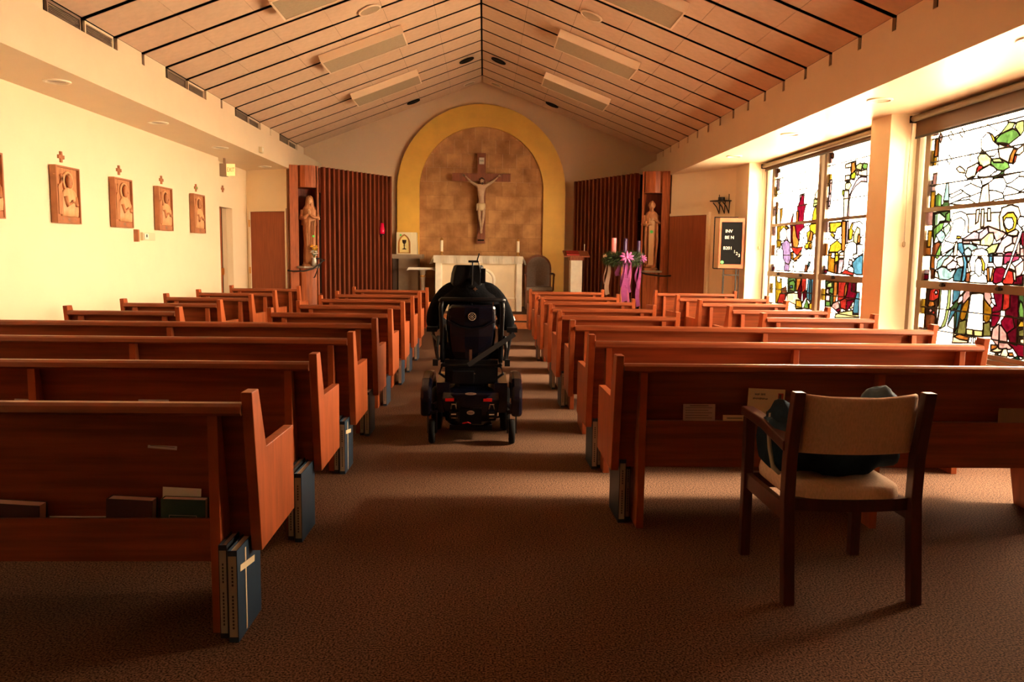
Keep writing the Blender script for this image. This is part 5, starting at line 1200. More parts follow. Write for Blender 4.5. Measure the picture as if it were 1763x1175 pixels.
# sanctuary lamp hanging on the left screen
a, b = (-3.04, 15.16), (-1.95, 16.86); u = .80; n_ = Vector((b[1]-a[1], -(b[0]-a[0]), 0)).normalized()
c = Vector((a[0]+(b[0]-a[0])*u, a[1]+(b[1]-a[1])*u, 1.78))+n_*.10
v = empty('sanctuary_lamp', c); tag(v, 'small red glass sanctuary lamp on the left slatted screen', 'lamp')
RG = mat('red_lamp_glass', (0.55, 0.0, 0.03), 0.15, spec=0.7); RG.node_tree.nodes['Principled BSDF'].inputs['Emission Color'].default_value = (1, .01, .05, 1); RG.node_tree.nodes['Principled BSDF'].inputs['Emission Strength'].default_value = .2
bm = B(); lathe(bm, [(.042, 0), (.05, .03), (.05, .09), (.036, .15), (.032, .22)], n=18); finish('red_globe', bm, RG, v, smooth=True)
bm = B(); tube(bm, [(0, 0, -.02), tuple(Vector((0, 0, -.05))-n_*.05), tuple(Vector((0, 0, -.05))-n_*.08)], .010, 6); lathe(bm, [(.055, -.02), (.06, 0)], n=16); finish('bracket', bm, IRON, v)

# ================================================================ ALTAR AND SANCTUARY FURNITURE
pz = .25
t = empty('altar', (-.11, 16.1, pz)); tag(t, 'white marble altar with a carved round medallion on its front', 'altar')
quick('table_top', STONEW, t, (-.89, .86, -.04, .80, 1.03, 1.105)); 
for x in (-.87, .76): quick('leg', STONEW, t, (x, x+.115, 0, .14, 0, 1.03), bevel=.006); quick('leg', STONEW, t, (x, x+.115, .62, .76, 0, 1.03), bevel=.006)
quick('front_panel', mat('marble_front', (0.86, 0.72, 0.50), 0.5, 0.05, 6), t, (-.755, .76, .05, .09, .26, 1.03)); quick('base_panel', mat('marble_base', (0.74, 0.56, 0.36), 0.5, 0.1, 8), t, (-.755, .76, .03, .10, 0, .26))
quick('panel_moulding', STONEW, t, (-.755, .76, .035, .05, .25, .275), (-.755, .76, .035, .05, .955, .975), (-.755, -.735, .035, .05, .275, .955), (.74, .76, .035, .05, .275, .955))
bm = B(); M = Matrix.Translation((.08, .048, .61)) @ Matrix.Rotation(PI/2, 4, 'X'); ringmesh(bm, [(.20, -.01), (.25, -.012), (.262, .004), (.25, .022), (.215, .018), (.20, 0)], n=40, M=M); med = finish('medallion_ring', bm, STONEW, t, smooth=True)
bm = B(); lathe(bm, [(.20, -.005), (.19, .006), (.02, .01)], n=36, M=M)
for a_ in range(12): box(bm, .06, .17, -.012, .0, -.006, .006, Matrix.Translation((.08, .036, .61)) @ Matrix.Rotation(a_*PI/6, 4, 'Y'))
blob(bm, (.08, .03, .61), (.055, .02, .07), 12, 8); finish('medallion_relief', bm, STONEW, t)
cl = empty('altar_cloth', (-.11, 16.1, pz+1.106)); tag(cl, 'white cloth draped over the altar, hanging at both ends', 'cloth')
CLO = mat('white_linen', (0.95, 0.90, 0.78), 0.8, 0.03, 10)
bm = B(); R = []
pr_ = [(-.985, -.17), (-.95, -.09), (-.905, 0.0), (-.89, .008), (-.5, .010), (0, .010), (.5, .010), (.86, .008), (.885, 0.0), (.935, -.09), (.96, -.17)]
def clothpt(x, z, yv): return (x+.006*math.sin(yv*20), yv, z+.002)
R = []
ys = [-.07, -.066, -.055]+[.0+.80*i/12 for i in range(13)]+[.835]
G = [[bm.verts.new((x, y + (.01*math.sin(x*16) if j == 0 else 0), z + (0 if 2 < i < 8 else 0) - (.0))) for i, (x, z) in enumerate(pr_)] for j, y in enumerate(ys)]
for j in range(len(ys)-1):
    for i in range(len(pr_)-1): bm.faces.new((G[j][i], G[j][i+1], G[j+1][i+1], G[j+1][i]))
low = []
xs_ = [-.905+1.79*i/40 for i in range(41)]
U_ = [bm.verts.new((x, -.070+.012*math.sin(x*22), .008)) for x in xs_]; D_ = [bm.verts.new((x, -.074+.022*math.sin(x*22), -.135-.02*abs(math.sin(x*3.4)))) for x in xs_]
for i in range(40): bm.faces.new((U_[i], U_[i+1], D_[i+1], D_[i]))
bmesh.ops.solidify(bm, geom=bm.faces[:], thickness=.004)
finish('drape', bm, CLO, cl)
WAX = mat('candle_wax', (0.86, 0.74, 0.52), 0.5)
for x, nm in ((-.87, 'left'), (.685, 'right')):
    v = empty('altar_candle', (x, 16.35, pz+1.118)); tag(v, 'white altar candle in a brass holder at the %s end of the altar' % nm, 'candle', 'altar candles')
    bm = B(); lathe(bm, [(.045, 0), (.045, .008), (.014, .02), (.014, .055), (.036, .065), (.036, .075)], n=18); finish('holder', bm, BRASS, v, smooth=True)
    bm = B(); lathe(bm, [(.032, .075), (.032, .31), (.028, .313)], n=18); finish('wax', bm, WAX, v)
    bm = B(); lathe(bm, [(.033, .30), (.036, .305), (.022, .34), (.018, .345)], n=16); finish('brass_follower', bm, BRASS, v)
    bm = B(); tube(bm, [(0, 0, .345), (.002, 0, .362)], .0025, 5); finish('wick', bm, BLKP, v)
# crucifix
v = empty('crucifix', (-.075, 17.60, 1.63)); tag(v, 'large wooden crucifix with a pale carved corpus on the stone arch wall', 'crucifix')
CRW = mat('cross_mahogany', (0.26, 0.075, 0.030), 0.45, 0.2, 4, stretch=(8, 8, .6))
quick('upright_beam', CRW, v, (-.088, .088, -.06, .03, 0, 1.94), bevel=.004); quick('cross_beam', CRW, v, (-.635, .625, -.075, -.0605, 1.335, 1.505), bevel=.004)
quick('inscription_plate', WHITE, v, (-.055, .055, -.072, -.0605, 1.70, 1.84)); text('INRI', .045, INK, v, Matrix.Translation((0, -.0735, 1.77)) @ FACEY, name='inscription')
quick('maker_plate', BLACK, v, (-.075, .065, -.066, -.0605, .055, .085))
COR = mat('painted_corpus', (0.56, 0.36, 0.22), 0.55, 0.12, 14)
S = .97
vb = [(0, 0, .82), (0, -.01, .95), (-.01, -.015, 1.08), (0, -.01, 1.20), (0, -.02, 1.27), (-.12, 0, 1.25), (-.24, .01, 1.33), (-.36, .02, 1.44), (.12, 0, 1.25), (.24, .01, 1.33), (.36, .02, 1.44),
      (-.045, 0, .78), (-.04, -.05, .56), (-.01, -.01, .36), (-.005, -.035, .28), (.045, 0, .78), (.045, -.05, .56), (.015, -.015, .36), (.012, -.05, .28)]
eb = [(0, 1), (1, 2), (2, 3), (3, 4), (3, 5), (5, 6), (6, 7), (3, 8), (8, 9), (9, 10), (0, 11), (11, 12), (12, 13), (13, 14), (0, 15), (15, 16), (16, 17), (17, 18)]
rb_ = [(.075, .055), (.062, .045), (.085, .055), (.09, .055), (.03, .03), .036, .027, .019, .036, .027, .019, .05, .035, .024, .018, .05, .035, .024, .018]
bd = skin('corpus', [(x, y-.13, z) for x, y, z in vb], eb, rb_, COR, v)
bm = B(); blob(bm, (.012, -.165, 1.335), (.042, .05, .058), 14, 10, .05); blob(bm, (.02, -.215, 1.325), (.007, .010, .013), 8, 5); finish('corpus_head', bm, COR, v, smooth=True)
bm = B(); blob(bm, (.006, -.145, 1.35), (.050, .05, .060), 14, 10, .2); blob(bm, (.018, -.195, 1.285), (.022, .018, .03), 10, 6, .3); finish('corpus_hair', bm, mat('brown_hair', (0.10, 0.04, 0.02), 0.7), v, smooth=True)
bm = B(); R = []
for k in range(13): a_ = 2*PI*k/12; R.append((.006+.052*math.cos(a_), -.15+.054*math.sin(a_), 1.375+.008*math.sin(3*a_)))
tube(bm, R, .008, 6); finish('thorn_crown', bm, mat('thorns', (0.05, 0.03, 0.01), 0.8), v)
bm = B(); robe(bm, [(.70, .075, .06, 0, 0), (.74, .088, .068, 0, 0), (.82, .088, .066, 0, 0), (.86, .08, .058, 0, 0)], (0, -.13, 0), 7, .07, 24); blob(bm, (-.09, -.15, .78), (.025, .03, .08), 8, 6, .4); finish('loincloth', bm, mat('gilt_cloth', (0.66, 0.50, 0.28), 0.5), v, smooth=True)
for s in (-1, 1):
    bm = B(); x, y, z = s*.375, -.115, 1.455; blob(bm, (x, y, z), (.022, .012, .022), 8, 6)
    for f in range(4): tube(bm, [(x+s*(.012+.002*f), y-.004, z+.012-.008*f), (x+s*.040, y-.012, z+.020-.011*f)], [.006, .004], 5)
    tube(bm, [(x, y, z+.015), (x+s*.008, y-.008, z+.036)], [.006, .004], 5); finish('corpus_hand', bm, COR, v, smooth=True)
    bm = B(); blob(bm, (s*.012, -.185, .255), (.018, .022, .045), 8, 6); finish('corpus_foot', bm, COR, v, smooth=True)
# tabernacle on its pedestal
v = empty('stone_pedestal', (-1.64, 16.9, pz)); tag(v, 'grey stone pedestal with a wide top slab under the tabernacle, left of the altar', 'pedestal')
PST = mat('grey_stone', (0.36, 0.27, 0.18), 0.6, 0.08, 6); quick('top_slab', PST, v, (-.335, .335, 0, .55, 1.03, 1.125), bevel=.006); quick('column', PST, v, (-.17, .245, .06, .50, 0, 1.03), bevel=.006); quick('side_wing', mat('dark_stone', (0.12, 0.07, 0.045), 0.7), v, (-.30, -.172, .12, .50, 0, 1.03))
GOLD = mat('gilded_ivory', (0.97, 0.80, 0.32), 0.35, 0.05, 8); IVO = mat('ivory_lacquer', (0.95, 0.84, 0.55), 0.4)
v = empty('tabernacle', (-1.65, 16.96, pz+1.125)); tag(v, 'ivory and gold tabernacle with a pointed arch door and chalice, on the stone pedestal', 'tabernacle')
quick('cabinet', IVO, v, (-.20, .12, 0, .30, 0, .46), bevel=.005); bm = B(); prism(bm, [(.122, 0), (.235, 0), (.215, .46), (.122, .46)], .02, .28, 'y'); finish('side_curtain', bm, IVO, v)
def gothic(w_, h_, z0_, n=8):
    pts = [(-w_, z0_), (-w_, z0_+h_*.5)]
    for i in range(1, n+1): a_ = PI/2.0*i/n*.72; pts.append((-w_+ w_*(1-math.cos(a_))/(1-math.cos(PI/2*.72)), z0_+h_*.5+h_*.5*math.sin(a_)/math.sin(PI/2*.72)))
    return pts+[(-x, z) for x, z in pts[::-1][1:]]
def shift(p, dx): return [(x+dx, z) for x, z in p]
bm = B(); A_ = shift(gothic(.128, .40, .02), -.035); B_ = shift(gothic(.098, .355, .035), -.035)
for i in range(len(A_)-1): prism(bm, [A_[i], A_[i+1], B_[i+1], B_[i]], -.02, -.001, 'y')
prism(bm, [A_[0], B_[0], B_[-1], A_[-1]], -.02, -.001, 'y'); finish('arch_moulding', bm, mat('antique_gold', (0.50, 0.22, 0.05), 0.4, metal=0.4), v)
bm = B(); prism(bm, B_, -.008, -.001, 'y'); finish('door', bm, GOLD, v)
bm = B(); M = Matrix.Translation((-.035, -.012, .10)) @ Matrix.Diagonal((1, .25, 1, 1)); lathe(bm, [(.045, 0), (.040, .012), (.010, .03), (.009, .075), (.018, .088), (.009, .10), (.010, .115), (.038, .14), (.045, .20), (.042, .20)], n=18, M=M); blob(bm, (-.035, -.012, .235), (.026, .006, .026), 12, 8); finish('chalice', bm, mat('dark_bronze', (0.06, 0.03, 0.012), 0.4, metal=0.6), v, smooth=True)
dot(v, (-.11, -.022, .40), r=.02)
# side table
v = empty('credence_table', (-1.26, 16.42, pz)); tag(v, 'small pedestal table with white cloth between the stone pedestal and the altar', 'table')
quick('table_top', STONEW, v, (-.27, .21, -.14, .22, .835, .86)); bm = B(); lathe(bm, [(.16, 0), (.16, .03), (.05, .06), (.042, .10), (.045, .60), (.06, .66), (.05, .68), (.045, .71), (.07, .75), (.05, .77), (.12, .83)], n=20); finish('pedestal_column', bm, PST, v, smooth=True)
bm = B(); lathe(bm, [(.055, .665), (.064, .68), (.058, .70)], n=18); finish('brass_collar', bm, BRASS, v)
bm = B(); prism(bm, [(-.315, .795), (-.275, .862), (.215, .862), (.245, .80), (.205, .82), (-.265, .815)], -.16, .235, 'y'); o = finish('table_cloth', bm, CLO, v)
# presider's chair
v = empty('presider_chair', (1.17, 16.95, pz)); tag(v, 'round backed wooden chair with grey upholstery, right of the altar', 'chair')
GU = mat('grey_upholstery', (0.36, 0.29, 0.24), 0.85, 0.1, 30); CW = mat('chair_walnut', (0.24, 0.085, 0.035), 0.45, 0.2, 5)
def archpts(w_, z0_, z1_, n=14): return [(-w_, z0_)]+[(-w_*math.cos(PI*i/n), z1_-w_+w_*math.sin(PI*i/n)) for i in range(n+1)]+[(w_, z0_)]
A_ = archpts(.285, .40, 1.15); B_ = archpts(.245, .42, 1.11); bm = B()
for i in range(len(A_)-1): prism(bm, [A_[i], A_[i+1], B_[i+1], B_[i]], .36, .41, 'y')
finish('back_frame', bm, CW, v); bm = B(); prism(bm, B_, .365, .40, 'y'); finish('back_pad', bm, GU, v)
quick('seat', GU, v, (-.27, .27, -.08, .37, .40, .47), bevel=.012); quick('seat_rail', CW, v, (-.29, .29, -.10, .40, .33, .40))
for s in (-1, 1):
    quick('leg', CW, v, (s*.265-.025, s*.265+.025, -.10, -.05, 0, .33)); quick('leg', CW, v, (s*.265-.025, s*.265+.025, .35, .40, 0, .33))
    bm = B(); tube(bm, [(s*.275, .37, .74), (s*.30, .15, .75), (s*.31, -.06, .74), (s*.31, -.09, .71)], .022, 8); tube(bm, [(s*.29, -.07, .40), (s*.305, -.07, .73)], .018, 8); finish('armrest', bm, CW, v, smooth=True)
# lectern
v = empty('lectern', (1.84, 15.90, pz)); tag(v, 'marble lectern with a slanted oak top and red cover beside the right screen', 'lectern')
quick('column', STONEW, v, (-.115, .115, 0, .30, 0, 1.05), bevel=.005); quick('oak_collar', TWOOD, v, (-.135, .135, -.02, .33, 1.05, 1.15)); bm = B(); prism(bm, [(-.10, 1.11), (-.10, 1.135), (.38, 1.245), (.38, 1.22)], -.25, .25, 'x'); finish('reading_desk', bm, TWOOD, v)
bm = B(); prism(bm, [(-.06, 1.147), (-.06, 1.165), (.28, 1.243), (.28, 1.225)], -.20, .05, 'x'); finish('red_cover', bm, mat('red_cloth', (0.42, 0.02, 0.015), 0.7), v)
bm = B(); tube(bm, [(.19, .34, 1.235), (.19, .33, 1.36)], [.009, .009], 8); blob(bm, (.19, .33, 1.36), (.012, .012, .02), 8, 6); finish('microphone', bm, WHITE, v, smooth=True)
v = empty('music_stand', (2.20, 14.75, 0)); tag(v, 'small black metal stand in front of the right slatted screen', 'stand')
bm = B(); tube(bm, [(-.03, 0, .0), (-.03, 0, .92), (.03, 0, .92)], .008, 6); tube(bm, [(.03, 0, .92), (.03, 0, .80)], .008, 6); tube(bm, [(-.15, .10, .005), (-.03, 0, .06), (.1, .08, .005)], .008, 6); tube(bm, [(-.03, -.12, .005), (-.03, 0, .06)], .008, 6); finish('frame', bm, IRON, v)

# ================================================================ ADVENT WREATH
wx, wy = 2.35, 13.5
v = empty('wreath_stand', (wx, wy, 0)); tag(v, 'square wooden post stand under the evergreen advent wreath', 'stand')
quick('post', RISER, v, (-.03, .03, -.03, .03, .04, 1.30)); bm = B(); box(bm, -.22, .22, -.035, .035, 0, .04); box(bm, -.035, .035, -.22, -.035, 0, .04); box(bm, -.035, .035, .035, .22, 0, .04); finish('cross_foot', bm, RISER, v)
bm = B(); R = [(.24*math.cos(2*PI*k/20), .24*math.sin(2*PI*k/20), 1.31) for k in range(21)]; tube(bm, R, .012, 6); box(bm, -.24, .24, -.012, .012, 1.30, 1.315); finish('ring_frame', bm, IRON, v)
v = empty('advent_wreath', (wx, wy, 1.33)); tag(v, 'evergreen advent wreath with ribbons on a stand before the right screen', 'wreath')
bm = B(); rnd = random.Random(4)
for k in range(2400):
    a_ = rnd.random()*2*PI; b_ = rnd.random()*2*PI; r = .25+.055*math.cos(b_); p0 = Vector((r*math.cos(a_), r*math.sin(a_), .02+.07*math.sin(b_)))
    d = Vector((math.cos(a_)*math.cos(b_), math.sin(a_)*math.cos(b_), math.sin(b_)))+Vector((rnd.uniform(-.9, .9), rnd.uniform(-.9, .9), rnd.uniform(-.7, .5))); d.normalize(); L = rnd.uniform(.06, .11)
    n = d.cross(Vector((rnd.random(), rnd.random(), rnd.random()))).normalized()*.0045
    q = [bm.verts.new(p0-n), bm.verts.new(p0+n), bm.verts.new(p0+d*L)]; bm.faces.new(q)
o = finish('evergreen_needles', bm, mat('fir_green', (0.055, 0.09, 0.024), 0.7, 0.5, 30), v); o['kind'] = 'stuff'
bm = B(); tube(bm, [(.25*math.cos(2*PI*k/24), .25*math.sin(2*PI*k/24), .02) for k in range(25)], .06, 8); finish('wreath_core', bm, mat('fir_core', (0.012, 0.02, 0.008), 0.9), v)
PUR = mat('purple_ribbon', (0.40, 0.085, 0.30), 0.35, 0.2, 8, spec=0.6); PCR = mat('cream_ribbon', (0.72, 0.50, 0.36), 0.4, spec=0.5); PNK = mat('rose_ribbon', (0.62, 0.16, 0.28), 0.4, spec=0.5)
def ribbon(x, y, z1, z0, wd, m, name, ph=0.0, n=26):
    bm = B(); L_ = []; 
    for k in range(n+1):
        u = k/n; z = z1+(z0-z1)*u; a_ = .9*math.sin(u*5+ph)+ph; ww = wd*(.55+.45*min(1, u*3)); cx_ = x+.02*math.sin(u*6+ph); cy_ = y+.012*math.sin(u*9+ph)
        dx, dy = math.cos(a_*.5)*ww/2, math.sin(a_*.5)*ww/2; L_.append((bm.verts.new((cx_-dx, cy_-dy, z)), bm.verts.new((cx_+dx, cy_+dy, z+(.03 if k == n else 0)))))
    for p, q in zip(L_, L_[1:]): bm.faces.new((p[0], p[1], q[1], q[0]))
    bmesh.ops.solidify(bm, geom=bm.faces[:], thickness=.0015); finish(name, bm, m, v, smooth=True)
def bow(x, y, z, s, m):
    bm = B()
    for i_, a_ in enumerate((0.2, 0.9, 1.6, 2.3, 2.95, 3.7, 4.4, 5.2, 5.9)):
        d = Vector((math.cos(a_), 0, math.sin(a_)*.8)); blob(bm, (x+d.x*s*.55, y-.02-.012*(i_ % 3), z+d.z*s*.55), (s*.42, s*.16, s*.17), 12, 8, .35, Matrix.Rotation(-a_, 4, 'Y'), seed=i_)
    blob(bm, (x, y-.05, z), (s*.2, s*.15, s*.2), 10, 6)
    bmesh.ops.remove_doubles(bm, verts=bm.verts, dist=1e-4); finish('ribbon_bow', bm, m, v, smooth=True)
bow(.0, -.32, .05, .125, PUR); bow(.30, -.07, .03, .09, PUR); bow(-.31, -.02, .06, .045, PCR)
ribbon(.0, -.30, .03, -.70, .10, PUR, 'ribbon_tail', .2); ribbon(.07, -.29, .03, -.55, .05, PUR, 'ribbon_tail', .8); ribbon(-.05, -.30, .03, -.45, .045, PUR, 'ribbon_tail', -.4)
ribbon(.27, -.06, .02, -.80, .07, PUR, 'ribbon_tail', .5); ribbon(.235, -.06, .0, -.45, .04, PUR, 'ribbon_tail', 1.2); ribbon(-.11, -.20, -.02, -.27, .07, PUR, 'ribbon_tail', 0)
ribbon(-.25, -.02, -.02, -.60, .075, PCR, 'ribbon_tail', .3); ribbon(-.30, .0, .04, -.42, .02, PCR, 'ribbon_tail', .1); ribbon(.075, -.24, -.05, -.72, .045, PNK, 'ribbon_tail', .3)
for (x, y, h, m, nm) in ((-.165, -.02, .21, mat('rose_candle', (0.80, 0.22, 0.25), 0.5), 'tall rose pink advent candle on the wreath'), (.0, -.17, .155, mat('purple_candle', (0.035, 0.006, 0.06), 0.4), 'purple advent candle at the front of the wreath above the bow'), (.065, .16, .21, MATS['purple_candle'], 'purple advent candle at the back of the wreath'), (.26, .0, .17, MATS['purple_candle'], 'purple advent candle at the right end of the wreath')):
    q = empty('advent_candle', (wx+x, wy+y, 1.42)); tag(q, nm, 'candle', 'advent candles'); r_ = .041 if 'rose' in nm else .031
    bm = B(); lathe(bm, [(r_, 0), (r_, h+.065), (r_*.9, h+.069)], n=20); finish('wax', bm, m, q); bm = B(); tube(bm, [(0, 0, h+.067), (.001, 0, h+.085)], .002, 5); finish('wick', bm, BLKP, q)
    bm = B(); lathe(bm, [(.02, -.06), (.02, -.01), (r_*1.12, -.004), (r_*1.12, -.0005)], n=14); finish('candle_cup', bm, IRON, q)

# ================================================================ LETTER BOARD ON ITS EASEL
v = empty('letter_board', (3.96, 12.75, 0)); v.rotation_euler = (0, 0, -.10); tag(v, 'black felt letter board in an oak frame on a dark metal easel', 'sign')
h0, h1, hw = 1.225, 2.025, .198; BFR = mat('sign_frame_oak', (0.40, 0.085, 0.025), 0.5, 0.15, 6)
quick('felt_panel', mat('black_felt', (0.008, 0.008, 0.008), 0.95, spec=0.05), v, (-hw+.03, hw-.03, 0, .012, h0+.06, h1-.06)); quick('oak_frame', BFR, v, (-hw, -hw+.032, -.012, .02, h0, h1), (hw-.032, hw, -.012, .02, h0, h1), (-hw+.032, hw-.032, -.012, .02, h0, h0+.062), (-hw+.032, hw-.032, -.012, .02, h1-.062, h1))
quick('lit_edge_strip', mat('lit_edge', (0.85, 0.68, 0.42), 0.4), v, (hw+.025, hw+.055, -.05, .0, h0+.02, h1+.01))  # pale strip: window light on the board's right edge put into its colour
quick('back_easel_frame', BLACK, v, (-.275, -.262, .03, .05, h0-.01, h1+.02), (-.262, .10, .03, .05, h1+.005, h1+.02), (-.262, .20, .03, .05, h0-.015, h0))
LET = mat('white_letters', (0.85, 0.80, 0.70), 0.5)
for s_, x, z in (('INV', -.045, 1.815), ('BE N', -.035, 1.715), ('B201', -.055, 1.545), ('1', .055, 1.490), ('2', .092, 1.460), ('3', .130, 1.430)): text(s_, .070, LET, v, Matrix.Translation((x, -.003, z)) @ FACEY, .003)
bm = B(); disc(bm, (-.135, -.003, 1.32), .026, .004, 'y', 18); finish('green_sticker', bm, GDOT, v)
bm = B()
for x in (-.10, .10): box(bm, x-.012, x+.012, .03, .05, 0, h0-.016)
box(bm, -.12, .15, .02, .0295, h0-.12, h0-.10); tube(bm, [(.14, .04, h0-.02), (.17, .10, 0)], .009, 6); finish('easel_leg', bm, IRON, v)
# wrought iron shelf bracket on the angled wall
a_ = frame_on(AR, AR2); v = empty('wall_sconce', (AR[0]+.30*math.cos(a_), AR[1]+.30*math.sin(a_), 2.34), a_-PI); tag(v, 'wrought iron candle shelf on the wall above the letter board', 'sconce')
bm = B(); box(bm, -.17, .14, -.20, -.005, .0, .015); lathe(bm, [(.055, .016), (.055, .07)], (0, -.10, 0), 16)
for x in (-.12, -.0, .10): tube(bm, [(x, -.01, 0), (x, -.02, -.20), (x+.01, -.05, -.16), (x+.015, -.10, -.09), (x, -.17, -.02)], .009, 6)
for x in (-.10, .12): tube(bm, [(x, -.05, .016), (x, -.05, .12)], .006, 6)
finish('iron_shelf', bm, IRON, v)

# ================================================================ LEFT WALL: PLAQUES, CROSSES, SIGNS
LIMEL = mat('pale_limewood', (0.66, 0.34, 0.15), 0.6, 0.15, 9, bump=0.12, bscale=60)
def relief(n_, t):
    rr = random.Random(20+n_); Mx = Matrix.Diagonal((1, 1, 1, 1))
    # local: x out of the wall (0 = panel), y along wall (negative = toward the camera), z up. the panel is .48 wide, .57 high
    bm = B(); cy = (.05, .02, .04, .02, .0)[n_ % 5]
    R = []
    for z, rx, ry, dy in ((.072, .040, .155, .01), (.14, .044, .16, .01), (.24, .044, .15, .01), (.31, .038, .125, .005), (.345, .026, .075, .0), (.365, .018, .035, 0)):
        R.append([(.012+rx*abs(math.cos(b))*(1+.22*math.sin(9*b+n_)), cy+dy+ry*math.sin(b), z) for b in [-PI/2+PI*i/16 for i in range(17)]]+[(.004, cy+dy+ry*math.sin(b), z) for b in [PI/2-PI*i/16 for i in range(17)]])
    rings(bm, R); finish('figure', bm, LIMEL, t, smooth=True)
    bm = B(); M = Matrix.Translation((.014, cy-.005, .425)) @ Matrix.Rotation(PI/2, 4, 'Y'); ringmesh(bm, [(.080, -.010), (.100, -.010), (.103, 0), (.094, .012), (.08, .010)], n=28, M=M); finish('halo', bm, LIMEL, t, smooth=True)
    bm = B(); blob(bm, (.034, cy-.008, .415), (.03, .044, .060), 14, 10, .06); blob(bm, (.063, cy-.014, .408), (.008, .008, .015), 8, 5); blob(bm, (.024, cy+.012, .425), (.026, .058, .070), 14, 8, .2, seed=n_); finish('head', bm, CARVE, t, smooth=True)
    bm = B(); tube(bm, [(.03, cy-.10, .27), (.05, cy-.09, .18), (.055, cy-.02, .20+.01*n_)], [.024, .022, .014], 8); tube(bm, [(.03, cy+.10, .27), (.05, cy+.08, .19), (.06, cy+.01, .22)], [.024, .022, .014], 8); blob(bm, (.06, cy-.005, .225), (.012, .022, .018), 8, 6); finish('arm', bm, CARVE, t, smooth=True)
    bm = B()
    for k in range(4):
        y_ = -.19+.05*k+rr.uniform(-.01, .01); box(bm, .004, .022, -.015, .015, -.10, .10, Matrix.Translation((0, y_+.015, .40)) @ Matrix.Rotation((.5 if n_ == 1 else .12)*(-1)**k, 4, 'X')) if k < (2+n_ % 2) else None
    prism(bm, [(-.20, .09), (-.12, .09), (-.13, .33), (-.17, .40), (-.20, .36)], .004, .030, 'x'); finish('background_carving', bm, CARVE, t)
for n_, (y, nm) in enumerate(((7.06, 'cut by the left edge of the photo'), (8.40, 'nearest one fully in view'), (9.66, 'second one fully in view, above the thermostat'), (10.90, 'third one fully in view'), (12.17, 'last one, nearest the exit sign'))):
    t = empty('carved_plaque', (XL+.012, y, 1.655)); tag(t, 'carved wooden relief plaque on the left wall, %s' % nm, 'plaque', 'carved plaques on the left wall')
    quick('backing', CARVE, t, (0, .0355, -.22, .22, .01, .56)); quick('frame', mat('plaque_frame', (0.36, 0.135, 0.055), 0.5, 0.2, 6), t, (0, .062, -.235, -.215, 0, .572), (0, .062, .215, .235, 0, .572), (0, .062, -.215, .215, .555, .572), (0, .062, -.215, .215, 0, .012))
    q = empty('r', (0, 0, 0)); C.objects.unlink(q); bpy.data.objects.remove(q)
    before = set(bpy.data.objects); relief(n_, t)
    for o in set(bpy.data.objects)-before: o.location.x += .032
    quick('title_board', MATS['plaque_frame'], t, (.036, .054, -.214, .214, .013, .068)); text(('X', 'IX', 'VIII', 'VII', 'VI')[n_], .04, LIN, t, Matrix.Translation((.055, 0, .04)) @ Matrix(((0, 0, 1, 0), (1, 0, 0, 0), (0, 1, 0, 0), (0, 0, 0, 1))), name='numeral')
    for sy in (-.12, .13): text('+', .05, LIN, t, Matrix.Translation((.055, sy, .042)) @ Matrix(((0, 0, 1, 0), (1, 0, 0, 0), (0, 1, 0, 0), (0, 0, 0, 1))), name='title_cross')
def wall_cross(x, y, z, label, green=False):
    t = empty('wall_cross', (x, y, z)); tag(t, label, 'cross', 'small wooden crosses above the plaques'); a_, b_, c_ = .016, .055, .030
    P_ = [(-a_, -b_), (a_, -b_), (a_, -c_), (c_*.7, -a_), (b_, -a_*1.2), (b_, a_*1.2), (c_*.7, a_), (a_, c_), (a_, b_), (-a_, b_), (-a_, c_), (-c_*.7, a_), (-b_, a_*1.2), (-b_, -a_*1.2), (-c_*.7, -a_), (-a_, -c_)]
    bm = B(); prism(bm, P_, .0, .018, 'x'); finish('carved_cross', bm, MATS['plaque_frame'], t)
    if green: dot(t, (.019, 0, 0), 'x', .016)
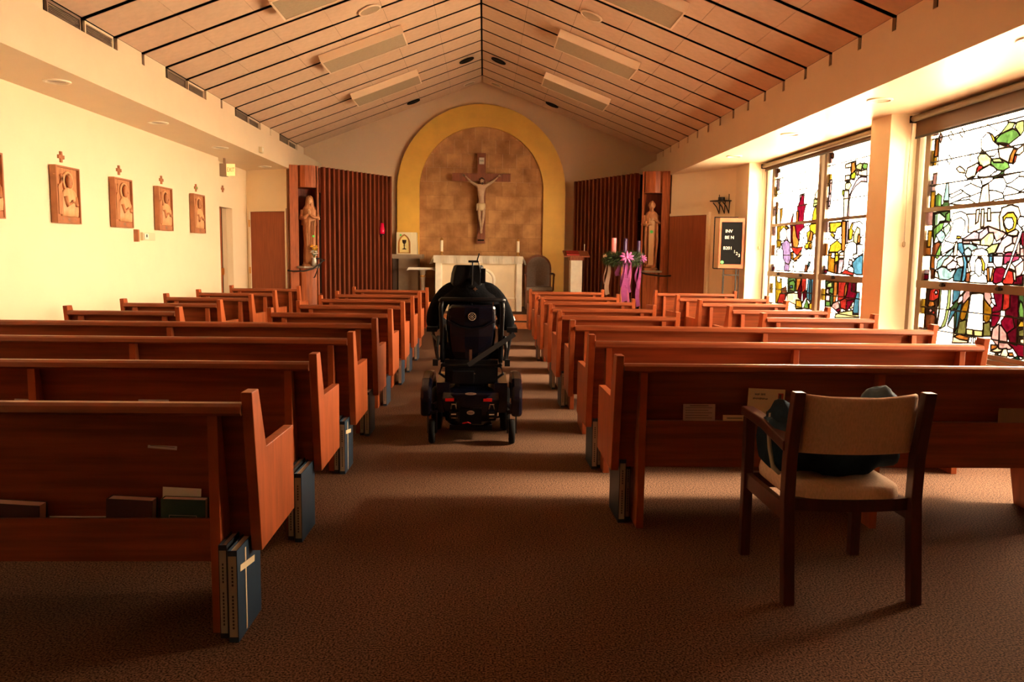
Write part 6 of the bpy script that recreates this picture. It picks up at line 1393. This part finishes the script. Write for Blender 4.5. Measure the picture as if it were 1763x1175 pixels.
for y, nm in ((8.40, 'nearest fully visible plaque'), (9.69, 'second fully visible plaque'), (10.93, 'third fully visible plaque'), (12.21, 'last plaque, with a green sticker')): wall_cross(XL, y, 2.325, 'small carved wooden cross on the left wall above the %s' % nm, 'green' in nm)
wall_cross(XLR, 13.93, 2.445, 'small carved wooden cross above the open side door')
t = empty('thermostat', (XL, 10.42, 1.565)); tag(t, 'cream wall thermostat box below the gap between the second and third plaque', 'thermostat'); quick('housing', mat('cream_plastic', (0.70, 0.58, 0.36), 0.4), t, (0, .035, -.185, .185, -.05, .05), bevel=.006); quick('dial', WHITE, t, (.035, .05, -.17, -.05, -.035, .035)); quick('sensor', BLACK, t, (.050, .054, -.12, -.10, -.01, .025))
t = empty('wall_bracket', (XL, 10.07, 1.57)); tag(t, 'small brown upright holder on the left wall beside the thermostat', 'holder'); quick('holder', MATS['plaque_frame'], t, (0, .05, -.025, .025, -.075, .075)); quick('holder_lip', CARVE, t, (.05, .056, -.018, .018, -.065, .065))
t = empty('exit_sign', (-4.20, 13.33, 2.705)); tag(t, 'small lit exit sign with red letters hanging at the soffit by the side door', 'exit sign'); quick('housing', mat('sign_housing', (0.30, 0.20, 0.13), 0.4, metal=0.3), t, (-.11, .0, -.02, .10, -.10, .10)); quick('mount', MATS['sign_housing'], t, (-.06, -.03, .02, .06, .10, .19))
quick('lit_face', emit('exit_face', (0.95, 0.62, 0.22), 0.9), t, (.0, .006, -.015, .115, -.095, .095)); quick('face', MATS['exit_face'], t, (.006, .14, -.0255, -.0205, -.095, .095))
text('EXIT', .075, emit('exit_red', (0.8, 0.01, 0.01), 1.0), t, Matrix.Translation((.072, -.0262, 0)) @ FACEY @ Matrix.Diagonal((.8, 1.3, 1, 1)))
t = empty('smoke_detector', (BL, 12.93, 2.985)); tag(t, 'small cream sensor box on the face of the left beam', 'sensor'); bm = B(); box(bm, 0, .05, -.05, .05, -.045, .045); finish('sensor_body', bm, MATS['cream_plastic'], t, bevel=.012); quick('lens', WHITE, t, (.05, .056, -.03, .03, -.02, .03))
